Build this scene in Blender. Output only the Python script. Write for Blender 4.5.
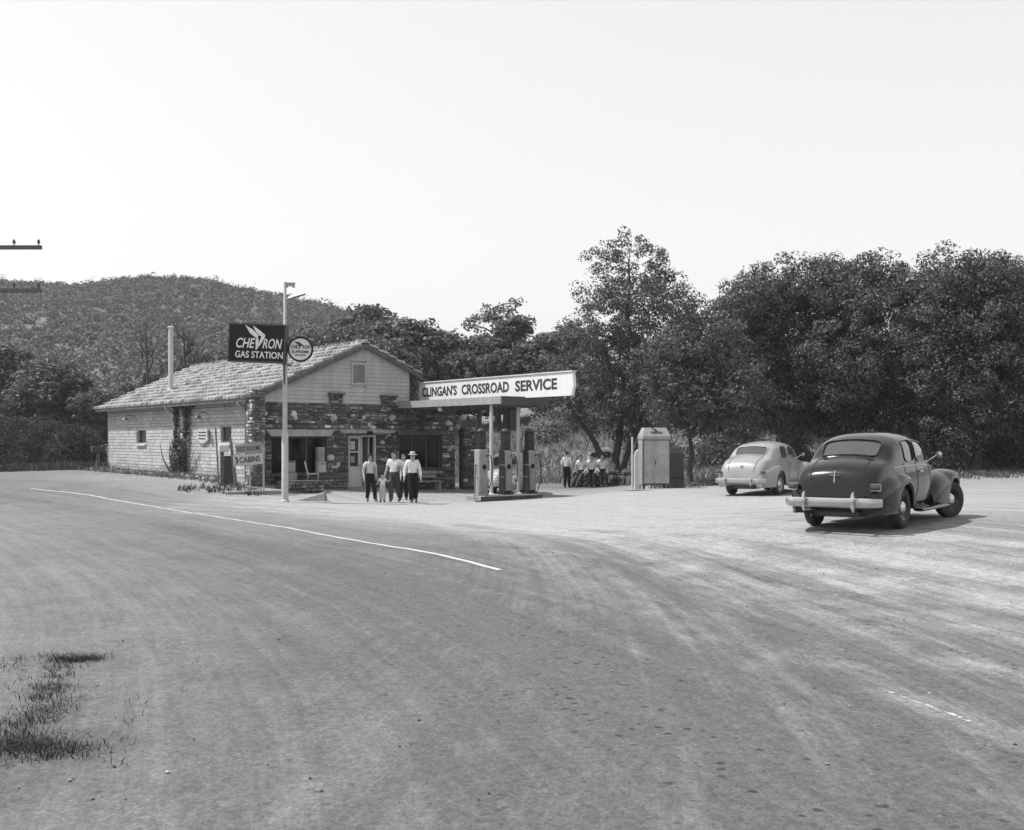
import bpy, bmesh, math, random
import numpy as np
from mathutils import Vector, Matrix

for o in list(bpy.data.objects):
    bpy.data.objects.remove(o, do_unlink=True)
SC = bpy.context.scene
COL = SC.collection
R = math.radians

# ------------------------------------------------------------------ camera
cam_d = bpy.data.cameras.new('camera')
cam_d.sensor_width = 36.0
cam_d.lens = 1100.0 / 1024.0 * 36.0
cam_d.shift_x = 2.0 / 1024.0
cam_d.shift_y = 25.0 / 1024.0
cam_d.clip_start = 0.1
cam_d.clip_end = 3000.0
cam = bpy.data.objects.new('camera', cam_d)
cam.location = (0, 0, 2.0)
cam.rotation_euler = (R(90), 0, 0)
COL.objects.link(cam)
SC.camera = cam

# ------------------------------------------------------------------ sky and sun
SUN_EL = 56.0
SUN_AZ = 272.0            # clockwise from +Y: the sun stands to the left of the view
world = bpy.data.worlds.new('World')
SC.world = world
world.use_nodes = True
wn = world.node_tree
wn.nodes.clear()
w_out = wn.nodes.new('ShaderNodeOutputWorld')
w_bg = wn.nodes.new('ShaderNodeBackground')
w_sky = wn.nodes.new('ShaderNodeTexSky')
w_sky.sky_type = 'NISHITA'
w_sky.sun_disc = False
w_sky.sun_elevation = R(SUN_EL)
w_sky.sun_rotation = R(SUN_AZ)
w_sky.altitude = 300.0
w_sky.air_density = 1.0
w_sky.dust_density = 2.5
w_sky.ozone_density = 1.0
# black-and-white, blue-sensitive film: the sky registers through its blue light
w_sep = wn.nodes.new('ShaderNodeSeparateColor')
wn.links.new(w_sky.outputs[0], w_sep.inputs[0])
# the emulsion's shoulder: the bright sky is recorded almost flat
w_pow = wn.nodes.new('ShaderNodeMath'); w_pow.operation = 'POWER'; w_pow.inputs[1].default_value = 0.42
wn.links.new(w_sep.outputs[2], w_pow.inputs[0])
w_mul = wn.nodes.new('ShaderNodeMath'); w_mul.operation = 'MULTIPLY'; w_mul.inputs[1].default_value = 2.72
wn.links.new(w_pow.outputs[0], w_mul.inputs[0])
w_cmb = wn.nodes.new('ShaderNodeCombineColor')
for i in range(3):
    wn.links.new(w_mul.outputs[0], w_cmb.inputs[i])
wn.links.new(w_cmb.outputs[0], w_bg.inputs[0])
w_bg.inputs[1].default_value = 0.15
wn.links.new(w_bg.outputs[0], w_out.inputs[0])

sun_d = bpy.data.lights.new('sun', 'SUN')
sun_d.energy = 4.8
sun_d.angle = R(0.55)
sun_d.color = (1, 1, 1)   # panchromatic white: the picture has no colour
sun = bpy.data.objects.new('sun', sun_d)
_a = R(SUN_AZ)
_to = Vector((math.sin(_a) * math.cos(R(SUN_EL)), math.cos(_a) * math.cos(R(SUN_EL)), math.sin(R(SUN_EL))))
sun.rotation_euler = _to.to_track_quat('Z', 'Y').to_euler()
sun.location = (-40, 20, 60)
COL.objects.link(sun)

vs = SC.view_settings
vs.view_transform = 'Standard'
vs.look = 'None'
vs.exposure = 0.30
vs.gamma = 1.0
vs.use_curve_mapping = False

# ------------------------------------------------------------------ helpers
def tag(o, label=None, cat=None, group=None, kind=None):
    if label: o['label'] = label
    if cat: o['category'] = cat
    if group: o['group'] = group
    if kind: o['kind'] = kind
    return o

def empty(name, loc=(0, 0, 0), rz=0.0):
    o = bpy.data.objects.new(name, None)
    o.empty_display_size = 0.2
    o.location = loc
    o.rotation_euler = (0, 0, rz)
    COL.objects.link(o)
    return o

MATS = {}
def mat(name, c, rough=0.8, noise=None, bump=None, spec=0.5, metal=0.0, tint=None, objrand=0.0, transl=0.0, streak=None):
    """grey procedural surface; noise=(scale, amount[, detail]); bump=(scale, strength)"""
    if name in MATS: return MATS[name]
    m = bpy.data.materials.new(name)
    m.use_nodes = True
    nt = m.node_tree
    N, L = nt.nodes, nt.links
    b = N['Principled BSDF']
    out = N['Material Output']
    b.inputs['Roughness'].default_value = rough
    b.inputs['Metallic'].default_value = metal
    b.inputs['Specular IOR Level'].default_value = spec
    val = N.new('ShaderNodeValue'); val.outputs[0].default_value = c
    cur = val.outputs[0]
    tc = N.new('ShaderNodeTexCoord')
    def math_node(op, a, bb):
        n = N.new('ShaderNodeMath'); n.operation = op
        for k, s in enumerate((a, bb)):
            if isinstance(s, (int, float)): n.inputs[k].default_value = s
            else: L.new(s, n.inputs[k])
        return n.outputs[0]
    if noise:
        n = N.new('ShaderNodeTexNoise')
        n.inputs['Scale'].default_value = noise[0]
        n.inputs['Detail'].default_value = noise[2] if len(noise) > 2 else 5
        n.inputs['Roughness'].default_value = 0.65
        L.new(tc.outputs['Object'], n.inputs['Vector'])
        mr = N.new('ShaderNodeMapRange')
        mr.inputs['From Min'].default_value = 0.3; mr.inputs['From Max'].default_value = 0.7
        mr.inputs['To Min'].default_value = 1 - noise[1]; mr.inputs['To Max'].default_value = 1 + noise[1]
        L.new(n.outputs['Fac'], mr.inputs['Value'])
        cur = math_node('MULTIPLY', cur, mr.outputs[0])
    if streak:                       # weather streaks: noise stretched along z
        mp = N.new('ShaderNodeMapping'); mp.inputs['Scale'].default_value = (streak[0], streak[0], streak[0] * 0.08)
        L.new(tc.outputs['Object'], mp.inputs['Vector'])
        n = N.new('ShaderNodeTexNoise'); n.inputs['Scale'].default_value = 1.0; n.inputs['Detail'].default_value = 4
        L.new(mp.outputs[0], n.inputs['Vector'])
        mr = N.new('ShaderNodeMapRange')
        mr.inputs['From Min'].default_value = 0.35; mr.inputs['From Max'].default_value = 0.65
        mr.inputs['To Min'].default_value = 1 - streak[1]; mr.inputs['To Max'].default_value = 1.0
        L.new(n.outputs['Fac'], mr.inputs['Value'])
        cur = math_node('MULTIPLY', cur, mr.outputs[0])
    if tint:
        at = N.new('ShaderNodeAttribute'); at.attribute_name = 'tint'
        cur = math_node('MULTIPLY', cur, at.outputs['Fac'])
    if objrand:
        oi = N.new('ShaderNodeObjectInfo')
        mr = N.new('ShaderNodeMapRange')
        mr.inputs['To Min'].default_value = 1 - objrand; mr.inputs['To Max'].default_value = 1 + objrand
        L.new(oi.outputs['Random'], mr.inputs['Value'])
        cur = math_node('MULTIPLY', cur, mr.outputs[0])
    L.new(cur, b.inputs['Base Color'])
    if bump:
        n = N.new('ShaderNodeTexNoise')
        n.inputs['Scale'].default_value = bump[0]; n.inputs['Detail'].default_value = 6
        L.new(tc.outputs['Object'], n.inputs['Vector'])
        bp = N.new('ShaderNodeBump'); bp.inputs['Strength'].default_value = bump[1]; bp.inputs['Distance'].default_value = 0.03
        L.new(n.outputs['Fac'], bp.inputs['Height'])
        L.new(bp.outputs[0], b.inputs['Normal'])
    if transl:
        t = N.new('ShaderNodeBsdfTranslucent')
        L.new(cur, t.inputs['Color'])
        mx = N.new('ShaderNodeMixShader'); mx.inputs[0].default_value = transl
        L.new(b.outputs[0], mx.inputs[1]); L.new(t.outputs[0], mx.inputs[2])
        L.new(mx.outputs[0], out.inputs['Surface'])
    MATS[name] = m
    return m

def glass_mat(name, refl=1.0, dark=0.85, dust_sheen=0.0):
    m = bpy.data.materials.new(name); m.use_nodes = True
    nt = m.node_tree; N, L = nt.nodes, nt.links
    N.remove(N['Principled BSDF'])
    tr = N.new('ShaderNodeBsdfTransparent'); tr.inputs[0].default_value = (dark, dark, dark, 1)
    gl = N.new('ShaderNodeBsdfGlossy'); gl.inputs['Roughness'].default_value = 0.03
    fr = N.new('ShaderNodeFresnel'); fr.inputs[0].default_value = 1.5
    mu = N.new('ShaderNodeMath'); mu.operation = 'MULTIPLY'; mu.inputs[1].default_value = refl; mu.use_clamp = True
    L.new(fr.outputs[0], mu.inputs[0])
    mx = N.new('ShaderNodeMixShader')
    L.new(mu.outputs[0], mx.inputs[0]); L.new(tr.outputs[0], mx.inputs[1]); L.new(gl.outputs[0], mx.inputs[2])
    fin = mx
    if dust_sheen:                      # pale diffuse film, painted in place of sky reflection on the pane
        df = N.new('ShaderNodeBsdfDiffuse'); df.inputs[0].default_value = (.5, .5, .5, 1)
        m2 = N.new('ShaderNodeMixShader'); m2.inputs[0].default_value = dust_sheen
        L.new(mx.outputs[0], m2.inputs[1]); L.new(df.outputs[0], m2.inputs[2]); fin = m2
    L.new(fin.outputs[0], N['Material Output'].inputs['Surface'])
    MATS[name] = m
    return m

class MB:
    """collects shapes for one mesh"""
    def __init__(s):
        s.v = []; s.f = []; s.t = []; s.tint = 1.0
    def add(s, vs_, fs_):
        n = len(s.v)
        s.v.extend([tuple(p) for p in vs_]); s.f.extend([tuple(i + n for i in f) for f in fs_])
        s.t.extend([s.tint] * len(vs_))
        return s
    def box(s, x0, x1, y0, y1, z0, z1, M=None, jit=0.0, rng=None):
        p = [(x, y, z) for z in (z0, z1) for y in (y0, y1) for x in (x0, x1)]
        if jit: p = [tuple(c + rng.uniform(-jit, jit) for c in q) for q in p]
        if M is not None: p = [tuple(M @ Vector(q)) for q in p]
        return s.add(p, [(0, 2, 3, 1), (4, 5, 7, 6), (0, 1, 5, 4), (2, 6, 7, 3), (0, 4, 6, 2), (1, 3, 7, 5)])
    def bevbox(s, x0, x1, y0, y1, z0, z1, b=0.02, M=None):
        """box with chamfered vertical and horizontal edges"""
        bm = bmesh.new()
        bmesh.ops.create_cube(bm, size=1.0)
        for v in bm.verts:
            v.co = Vector((x0 + (v.co.x + .5) * (x1 - x0), y0 + (v.co.y + .5) * (y1 - y0), z0 + (v.co.z + .5) * (z1 - z0)))
        bmesh.ops.bevel(bm, geom=bm.edges[:], offset=b, segments=2, affect='EDGES', profile=0.5)
        bm.verts.index_update()
        p = [v.co.copy() for v in bm.verts]
        if M is not None: p = [M @ q for q in p]
        s.add(p, [[v.index for v in f.verts] for f in bm.faces])
        bm.free(); return s
    def tube(s, pts, r, n=8, cap=True):
        pts = [Vector(p) for p in pts]
        rs = r if isinstance(r, (list, tuple)) else [r] * len(pts)
        vs_, fs_ = [], []
        up = Vector((0, 0, 1))
        prev = None
        for i, p in enumerate(pts):
            d = (pts[min(i + 1, len(pts) - 1)] - pts[max(i - 1, 0)])
            if d.length < 1e-9: d = Vector((0, 0, 1))
            d.normalize()
            if prev is None:
                a = d.cross(up)
                if a.length < 0.05: a = d.cross(Vector((1, 0, 0)))
            else:
                a = prev - d * prev.dot(d)
                if a.length < 1e-6: a = d.cross(up)
            a.normalize(); prev = a
            b = d.cross(a)
            for k in range(n):
                th = 2 * math.pi * k / n
                vs_.append(p + (a * math.cos(th) + b * math.sin(th)) * rs[i])
        for i in range(len(pts) - 1):
            for k in range(n):
                k2 = (k + 1) % n
                fs_.append((i * n + k, i * n + k2, (i + 1) * n + k2, (i + 1) * n + k))
        if cap:
            fs_.append(tuple(range(n - 1, -1, -1)))
            fs_.append(tuple((len(pts) - 1) * n + k for k in range(n)))
        return s.add(vs_, fs_)
    def lathe(s, prof, n=20, M=None, close=False):
        """profile (r, z) turned about z"""
        vs_, fs_ = [], []
        for (r, z) in prof:
            for k in range(n):
                th = 2 * math.pi * k / n
                q = Vector((r * math.cos(th), r * math.sin(th), z))
                vs_.append(M @ q if M is not None else q)
        m = len(prof)
        for i in range(m - 1 if not close else m):
            j = (i + 1) % m
            for k in range(n):
                k2 = (k + 1) % n
                fs_.append((i * n + k, i * n + k2, j * n + k2, j * n + k))
        if not close:
            if prof[0][0] > 1e-4: fs_.append(tuple(range(n - 1, -1, -1)))
            if prof[-1][0] > 1e-4: fs_.append(tuple((m - 1) * n + k for k in range(n)))
        return s.add(vs_, fs_)
    def prism(s, poly, y0, y1, M=None):
        """polygon in the xz plane extruded along y"""
        n = len(poly)
        p = [Vector((x, y0, z)) for x, z in poly] + [Vector((x, y1, z)) for x, z in poly]
        if M is not None: p = [M @ q for q in p]
        fs_ = [tuple(range(n)), tuple(range(2 * n - 1, n - 1, -1))]
        for i in range(n):
            j = (i + 1) % n
            fs_.append((i, i + n, j + n, j))
        return s.add(p, fs_)
    def rock(s, c, r, rng, flat=0.7):
        bm = bmesh.new(); bmesh.ops.create_icosphere(bm, subdivisions=1, radius=1.0)
        sx, sy, sz = (r * rng.uniform(.75, 1.3) for _ in range(3))
        M = Matrix.Rotation(rng.uniform(0, 6.28), 3, 'Z')
        bm.verts.index_update()
        p = []
        for v in bm.verts:
            q = v.co * rng.uniform(.8, 1.15)
            q = M @ Vector((q.x * sx, q.y * sy, q.z * sz * flat))
            p.append((q.x + c[0], q.y + c[1], q.z + c[2]))
        s.add(p, [[v.index for v in f.verts] for f in bm.faces]); bm.free(); return s
    def build(s, name, m=None, parent=None, smooth=False, loc=None, fix=True):
        me = bpy.data.meshes.new(name)
        me.from_pydata(s.v, [], s.f)
        if any(abs(t - 1) > 1e-6 for t in s.t):
            a = me.attributes.new('tint', 'FLOAT', 'POINT'); a.data.foreach_set('value', s.t)
        elif m is not None and 'tint' in (m if isinstance(m, str) else m.name):
            a = me.attributes.new('tint', 'FLOAT', 'POINT'); a.data.foreach_set('value', [1.0] * len(s.v))
        if fix:
            bm = bmesh.new(); bm.from_mesh(me)
            bmesh.ops.recalc_face_normals(bm, faces=bm.faces[:])
            bm.to_mesh(me); bm.free()
        if smooth:
            me.polygons.foreach_set('use_smooth', [True] * len(me.polygons))
            try: me.set_sharp_from_angle(angle=R(40))
            except Exception: pass
        if m is not None: me.materials.append(MATS[m] if isinstance(m, str) else m)
        o = bpy.data.objects.new(name, me)
        COL.objects.link(o)
        if parent is not None: o.parent = parent
        if loc is not None: o.location = loc
        return o

def np_obj(name, V, F, m, tint=None, parent=None, smooth=False):
    """fast mesh from numpy arrays: V (n,3), F (m,k)"""
    V = np.asarray(V, dtype=np.float32); F = np.asarray(F, dtype=np.int32)
    me = bpy.data.meshes.new(name)
    k = F.shape[1]
    me.vertices.add(len(V)); me.vertices.foreach_set('co', V.ravel())
    me.loops.add(F.size); me.loops.foreach_set('vertex_index', F.ravel())
    me.polygons.add(len(F))
    me.polygons.foreach_set('loop_start', np.arange(0, F.size, k, dtype=np.int32))
    me.update(calc_edges=True)
    if smooth: me.polygons.foreach_set('use_smooth', np.ones(len(F), dtype=bool))
    if tint is not None:
        for nm, arr in (tint.items() if isinstance(tint, dict) else (('tint', tint),)):
            a = me.attributes.new(nm, 'FLOAT', 'POINT'); a.data.foreach_set('value', np.asarray(arr, dtype=np.float32))
    me.materials.append(MATS[m] if isinstance(m, str) else m)
    o = bpy.data.objects.new(name, me)
    COL.objects.link(o)
    if parent is not None: o.parent = parent
    return o

def copy_tree(o, parent=None):
    c = o.copy(); COL.objects.link(c); c.parent = parent
    for ch in o.children:
        copy_tree(ch, c)
    return c

def interp(xs, ys, x):
    """monotone cubic interpolation (numpy)"""
    xs = np.asarray(xs, float); ys = np.asarray(ys, float); x = np.asarray(x, float)
    h = np.diff(xs); d = np.diff(ys) / h
    m = np.zeros_like(ys)
    m[1:-1] = np.where(d[:-1] * d[1:] > 0, 2 * d[:-1] * d[1:] / (d[:-1] + d[1:] + 1e-12), 0)
    m[0], m[-1] = d[0], d[-1]
    i = np.clip(np.searchsorted(xs, x) - 1, 0, len(h) - 1)
    t = np.clip((x - xs[i]) / h[i], 0, 1)
    t2, t3 = t * t, t * t * t
    return (2*t3-3*t2+1)*ys[i] + (t3-2*t2+t)*h[i]*m[i] + (-2*t3+3*t2)*ys[i+1] + (t3-t2)*h[i]*m[i+1]

def text(body, name, m, parent, w, h, M, shear=0.0, bold=0.0, depth=0.006, spacing=1.0):
    """flat lettering fitted to w x h, laid in the local xz plane of M (facing -y)"""
    cu = bpy.data.curves.new(name, 'FONT')
    cu.body = body; cu.align_x = 'LEFT'; cu.shear = shear; cu.offset = bold; cu.extrude = 0.02
    cu.space_character = spacing; cu.resolution_u = 3
    to = bpy.data.objects.new(name, cu); COL.objects.link(to)
    dg = bpy.context.evaluated_depsgraph_get(); dg.update()
    me = bpy.data.meshes.new_from_object(to.evaluated_get(dg))
    bpy.data.objects.remove(to); bpy.data.curves.remove(cu)
    co = np.zeros(len(me.vertices) * 3, dtype=np.float32); me.vertices.foreach_get('co', co); co = co.reshape(-1, 3)
    lo, hi = co.min(0), co.max(0)
    x = (co[:, 0] - lo[0]) / (hi[0] - lo[0]) * w
    z = (co[:, 1] - lo[1]) / (hi[1] - lo[1]) * h
    y = -(co[:, 2] - lo[2]) / max(hi[2] - lo[2], 1e-6) * depth
    P = np.stack([x, y, z], 1)
    Mn = np.array(M)
    P = P @ Mn[:3, :3].T + Mn[:3, 3]
    me.vertices.foreach_set('co', P.astype(np.float32).ravel())
    me.name = name; me.materials.clear(); me.materials.append(MATS[m]); me.update()
    o = bpy.data.objects.new(name, me); COL.objects.link(o); o.parent = parent
    return o

# ------------------------------------------------------------------ materials
mat('paint_white_block_tint', 0.40, 0.85, noise=(.9, .16), bump=(30, .25), tint=True)
mat('mortar', 0.30, 0.9, noise=(3, .2))
mat('stone_tint', 0.12, 0.85, noise=(6, .35), bump=(18, .6), tint=True)
mat('stone_mortar', 0.075, 0.9, noise=(4, .3), bump=(20, .5))
mat('roof_tile_tint', 0.24, 0.85, noise=(1.2, .3), bump=(25, .3), tint=True)
mat('siding', 0.40, 0.7, noise=(3, .08), streak=(5, .16), objrand=.05)
mat('dark_wood', 0.10, 0.8, noise=(5, .3), streak=(8, .3))
mat('light_wood', 0.30, 0.75, noise=(4, .25), bump=(20, .2))
mat('white_paint', 0.50, 0.55, noise=(2.5, .07), streak=(6, .10))
mat('sign_white', 0.62, 0.5, noise=(1.5, .05), streak=(4, .08))
mat('sign_black', 0.010, 0.55, noise=(4, .3), spec=.2)
mat('pump_paint', 0.24, 0.5, noise=(3, .12), streak=(8, .2))
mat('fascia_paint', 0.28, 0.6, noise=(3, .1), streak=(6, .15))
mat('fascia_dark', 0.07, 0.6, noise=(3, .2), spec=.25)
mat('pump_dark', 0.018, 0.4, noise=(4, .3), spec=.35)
mat('lettering_dark', 0.02, 0.6, noise=(6, .3))
mat('lettering_light', 0.62, 0.45, noise=(6, .1))
mat('grey_paint', 0.28, 0.5, noise=(3, .1), streak=(6, .12))
mat('pole_paint', 0.42, 0.5, noise=(4, .1), streak=(9, .12))
mat('dark_metal', 0.035, 0.45, noise=(5, .25))
mat('black_rubber', 0.018, 0.7, noise=(8, .3))
mat('tyre_rubber', 0.028, 0.85, noise=(7, .3), bump=(40, .2))
mat('chrome', 0.55, 0.2, metal=1.0, noise=(9, .1))
mat('dull_chrome', 0.42, 0.30, metal=0.85, noise=(9, .15))
mat('concrete', 0.24, 0.9, noise=(3, .2), bump=(25, .3))
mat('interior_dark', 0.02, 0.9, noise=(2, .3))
mat('window_dark', 0.012, 0.2, noise=(2, .3))
mat('bark', 0.05, 0.95, noise=(7, .4), bump=(14, .9))
mat('leaf_tint', 0.115, 0.7, spec=0.2, tint=True, transl=.25)
mat('leaf_dark_tint', 0.095, 0.65, spec=0.25, tint=True, transl=.22)
mat('leaf_far_tint', 0.125, 0.7, spec=0.2, tint=True, transl=.2)
mat('chaparral_tint', 0.115, 0.85, spec=0.1, tint=True, transl=.15)
mat('dry_grass_tint', 0.20, 0.85, spec=0.1, tint=True, transl=.2)
mat('weed_tint', 0.05, 0.8, spec=0.1, tint=True, transl=.15)
mat('skin', 0.33, 0.6, noise=(20, .08))
mat('hair', 0.012, 0.7, noise=(40, .4), spec=.15)
mat('shirt_white', 0.58, 0.85, noise=(9, .08), bump=(14, .35))
mat('shirt_grey', 0.45, 0.85, noise=(9, .15), bump=(14, .35))
mat('trousers_dark', 0.014, 0.9, noise=(9, .25), bump=(12, .35), spec=.1)
mat('trousers_mid', 0.04, 0.9, noise=(9, .25), bump=(12, .35))
mat('cloth_pale', 0.42, 0.9, noise=(9, .12), bump=(14, .35))
mat('shoe', 0.03, 0.5, noise=(20, .3))
mat('hat_felt', 0.45, 0.85, noise=(14, .1))
mat('hat_band', 0.04, 0.7, noise=(14, .1))
mat('rubble_tint', 0.26, 0.9, noise=(7, .3), bump=(16, .6), tint=True)
mat('rock_dark_tint', 0.10, 0.9, noise=(7, .35), bump=(16, .7), tint=True)
mat('galvanised', 0.34, 0.55, metal=.25, noise=(2.5, .22), streak=(3, .22))
mat('cloth_seat', 0.09, .9, noise=(10, .2))
mat('lens_red', 0.05, .15, noise=(10, .2))
mat('headlamp_glass', 0.55, .12, noise=(10, .05))
def paint(name, c, rough=.2, coat=.6, spec=.4):
    m = mat(name, c, rough, noise=(1.6, .12), streak=(5, .06), spec=spec)
    b = m.node_tree.nodes['Principled BSDF']
    b.inputs['Coat Weight'].default_value = coat; b.inputs['Coat Roughness'].default_value = .03
    return m
paint('car_black', .004, .16, .75, .12)
paint('car_grey', .24, .35, .35)
paint('car_pale', .30, .35, .35)
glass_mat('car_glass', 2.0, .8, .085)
glass_mat('window_glass', .6, .45)
# ------------------------------------------------------------------ terrain
CTRL = [(-30, 0, 0), (-15, 0, 0), (0, 0, 0), (15, 0, .05), (30, 0, .2), (-8, 8, 0), (0, 8, 0), (6, 8, 0.03), (14, 8, .2),
        (-12, 16, 0), (0, 16, 0), (4, 15, .12), (7, 19.5, .50), (9, 21, .50), (5.2, 20, .47), (12, 18, .5), (20, 20, .6), (30, 20, .7),
        (-20, 24, 0), (-6, 25, 0), (0, 25, 0.0), (4, 27, .22), (9, 28, .42), (16, 30, .5), (30, 34, .7),
        (8, 35.5, .28), (10, 38, .32), (6, 39, .30), (4.4, 39, .26), (14, 40, .45), (22, 42, .7),
        (-17, 40, .12), (-10, 36, .05), (-4, 37.5, -.12), (-4, 40, -.12), (0, 38, -.12), (0, 41, -.12), (3, 41, -.12), (-2, 43, -.12), (1.5, 46, -.15),
        (2.5, 52, -.27), (4.5, 52, -.24), (8, 48, .3), (14, 52, .7), (0, 55, -.2),
        (-9.4, 39.6, .12), (-10.4, 41.2, .45), (-14, 46.3, .52), (-20, 54.5, .55), (-12, 43, .5), (-25, 44, .1), (-30, 60, .3), (-22, 62, .4), (-40, 60, .3), (-8, 60, 0), (0, 62, 0), (10, 62, .8), (25, 62, 1.2)]
_P = np.array(CTRL, float)
def _U(r2):
    return r2 * np.log(r2 + 1e-9) * .5
_n = len(_P)
_d2 = ((_P[:, None, :2] - _P[None, :, :2]) ** 2).sum(-1)
_A = np.zeros((_n + 3, _n + 3))
_A[:_n, :_n] = _U(_d2) + np.eye(_n) * 1.5
_A[:_n, _n] = 1; _A[:_n, _n + 1:] = _P[:, :2]
_A[_n, :_n] = 1; _A[_n + 1:, :_n] = _P[:, :2].T
_w = np.linalg.solve(_A, np.concatenate([_P[:, 2], np.zeros(3)]))
def gz(x, y):
    """height of the ground"""
    x = np.asarray(x, float); y = np.asarray(y, float)
    sh = np.broadcast(x, y).shape
    x = np.broadcast_to(x, sh).ravel(); y = np.broadcast_to(y, sh).ravel()
    xc, yc = np.clip(x, -36, 30), np.clip(y, 0, 62)
    z = np.zeros_like(xc)
    for i in range(0, len(xc), 50000):
        s = slice(i, i + 50000)
        r2 = (xc[s, None] - _P[None, :, 0]) ** 2 + (yc[s, None] - _P[None, :, 1]) ** 2
        z[s] = _U(r2) @ _w[:_n] + _w[_n] + xc[s] * _w[_n + 1] + yc[s] * _w[_n + 2]
    # the wooded slope behind, steeper on the right
    right = 1 / (1 + np.exp(-(x + 6) / 5.0))
    up = np.clip(y - 57, 0, None)
    z += right * (np.clip(up, 0, 15) * .24 + np.clip(up - 15, 0, 220) * .10) * np.clip(up / 6, 0, 1)
    z += (1 - right) * np.clip(y - 85, 0, 260) * .05
    z += np.clip(x - 22, 0, 60) * .06
    # unevenness
    z += .008 * np.sin(x * 1.3 + .7 * y) * np.sin(y * .9 - .4 * x) + .005 * np.sin(x * 3.1 - y * 2.3 + 1) * np.sin(y * 2.7 + x)
    return z.reshape(sh)
def gzf(x, y): return float(gz(x, y))

# the centre line of the road, from beyond the right of the frame to the bend at the left
RC = np.array([(4.6, -20), (4.7, -8), (4.35, 2), (3.9, 6), (2.95, 8.65), (1.75, 12.2), (.3, 16), (-2.6, 20.9), (-5.7, 25.7), (-11, 33), (-17.3, 40.5), (-26, 48), (-38, 55), (-56, 61), (-80, 64)], float)
def polyline_resample(P, step):
    """smooth (Catmull-Rom) and resample"""
    Q = []
    for i in range(len(P) - 1):
        p0, p1, p2, p3 = P[max(i - 1, 0)], P[i], P[i + 1], P[min(i + 2, len(P) - 1)]
        n = max(2, int(np.linalg.norm(p2 - p1) / step * 2))
        t = np.linspace(0, 1, n, endpoint=False)[:, None]
        Q.append(.5 * ((2 * p1) + (-p0 + p2) * t + (2 * p0 - 5 * p1 + 4 * p2 - p3) * t ** 2 + (-p0 + 3 * p1 - 3 * p2 + p3) * t ** 3))
    Q.append(P[-1:]); Q = np.concatenate(Q)
    s = np.concatenate([[0], np.cumsum(np.linalg.norm(np.diff(Q, axis=0), axis=1))])
    n = int(s[-1] / step)
    ss = np.linspace(0, s[-1], n)
    return np.stack([np.interp(ss, s, Q[:, 0]), np.interp(ss, s, Q[:, 1])], 1), ss
RCL, RCS = polyline_resample(RC, .25)
_k = np.ones(31) / 31
for _ in range(2):
    RCL = np.stack([np.convolve(np.pad(RCL[:, c_], 15, mode='reflect', reflect_type='odd'), _k, 'valid') for c_ in (0, 1)], 1)
_tg = np.gradient(RCL, axis=0); _tg /= np.linalg.norm(_tg, axis=1)[:, None]
RNR = np.stack([-_tg[:, 1], _tg[:, 0]], 1) * -1.0      # towards the station side

# wheel tracks: cars leave the road, pass the pumps, and come back
_rng = np.random.default_rng(5)
TRACKS = []
for k in range(17):
    a = np.array([_rng.uniform(-3.5, 3.5), _rng.uniform(31, 36)])
    b = np.array([_rng.uniform(-1.2, 3.0), _rng.uniform(18, 23)])
    e = np.array([_rng.uniform(4.2, 13), _rng.uniform(3, 8)])
    if k % 3 == 0: e = np.array([_rng.uniform(10, 18), _rng.uniform(8, 15)])
    t = np.linspace(0, 1, 90)[:, None]
    c = (1 - t) ** 2 * a + 2 * t * (1 - t) * b + t * t * e
    n = np.gradient(c, axis=0); n /= np.linalg.norm(n, axis=1)[:, None]; n = np.stack([-n[:, 1], n[:, 0]], 1)
    st = _rng.uniform(.35, 1.0)
    for sd in (-.72, .72):
        TRACKS.append((c + n * sd, _rng.uniform(.09, .2), st))
for k in range(6):           # in front of the pumps, and past the parked cars
    y0 = _rng.uniform(28, 36)
    t = np.linspace(0, 1, 80)[:, None]
    a, b, e = np.array([-10., y0 + 1]), np.array([2., y0 - 3]), np.array([14., y0 - _rng.uniform(6, 12)])
    c = (1 - t) ** 2 * a + 2 * t * (1 - t) * b + t * t * e
    for sd in (-.7, .7): TRACKS.append((c + np.array([0, sd]), .2, .5))
def ground_attr(X, Y):
    """dust 0..1 (how much pale dust lies here), track 0..1"""
    sh = X.shape; x = X.ravel(); y = Y.ravel()
    # signed distance to the centre line, on a coarse line
    C = RCL[::3]; Nn = RNR[::3]
    dist = np.full(len(x), 1e9); side = np.zeros(len(x))
    for i in range(0, len(x), 20000):
        s = slice(i, i + 20000)
        d2 = (x[s, None] - C[None, :, 0]) ** 2 + (y[s, None] - C[None, :, 1]) ** 2
        j = d2.argmin(1)
        dist[s] = np.sqrt(d2[np.arange(len(j)), j])
        side[s] = np.sign((x[s] - C[j, 0]) * Nn[j, 0] + (y[s] - C[j, 1]) * Nn[j, 1])
    sd = dist * side
    tr = np.zeros(len(x))
    near = (y > 2) & (y < 40) & (x > -14) & (x < 22)
    xn, yn = x[near], y[near]; tn = np.zeros(len(xn))
    for (c, wd, st) in TRACKS:
        d2 = np.full(len(xn), 1e9)
        cc = c
        lo, hi = cc.min(0) - 1, cc.max(0) + 1
        m = (xn > lo[0]) & (xn < hi[0]) & (yn > lo[1]) & (yn < hi[1])
        idx = np.nonzero(m)[0]
        for i in range(0, len(idx), 30000):
            ii = idx[i:i + 30000]
            d2[ii] = ((xn[ii, None] - cc[None, :, 0]) ** 2 + (yn[ii, None] - cc[None, :, 1]) ** 2).min(1)
        tn += st * np.exp(-d2 / (2 * wd * wd))
    tr[near] = tn
    return sd.reshape(sh), np.clip(tr, 0, 1.6).reshape(sh)

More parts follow.
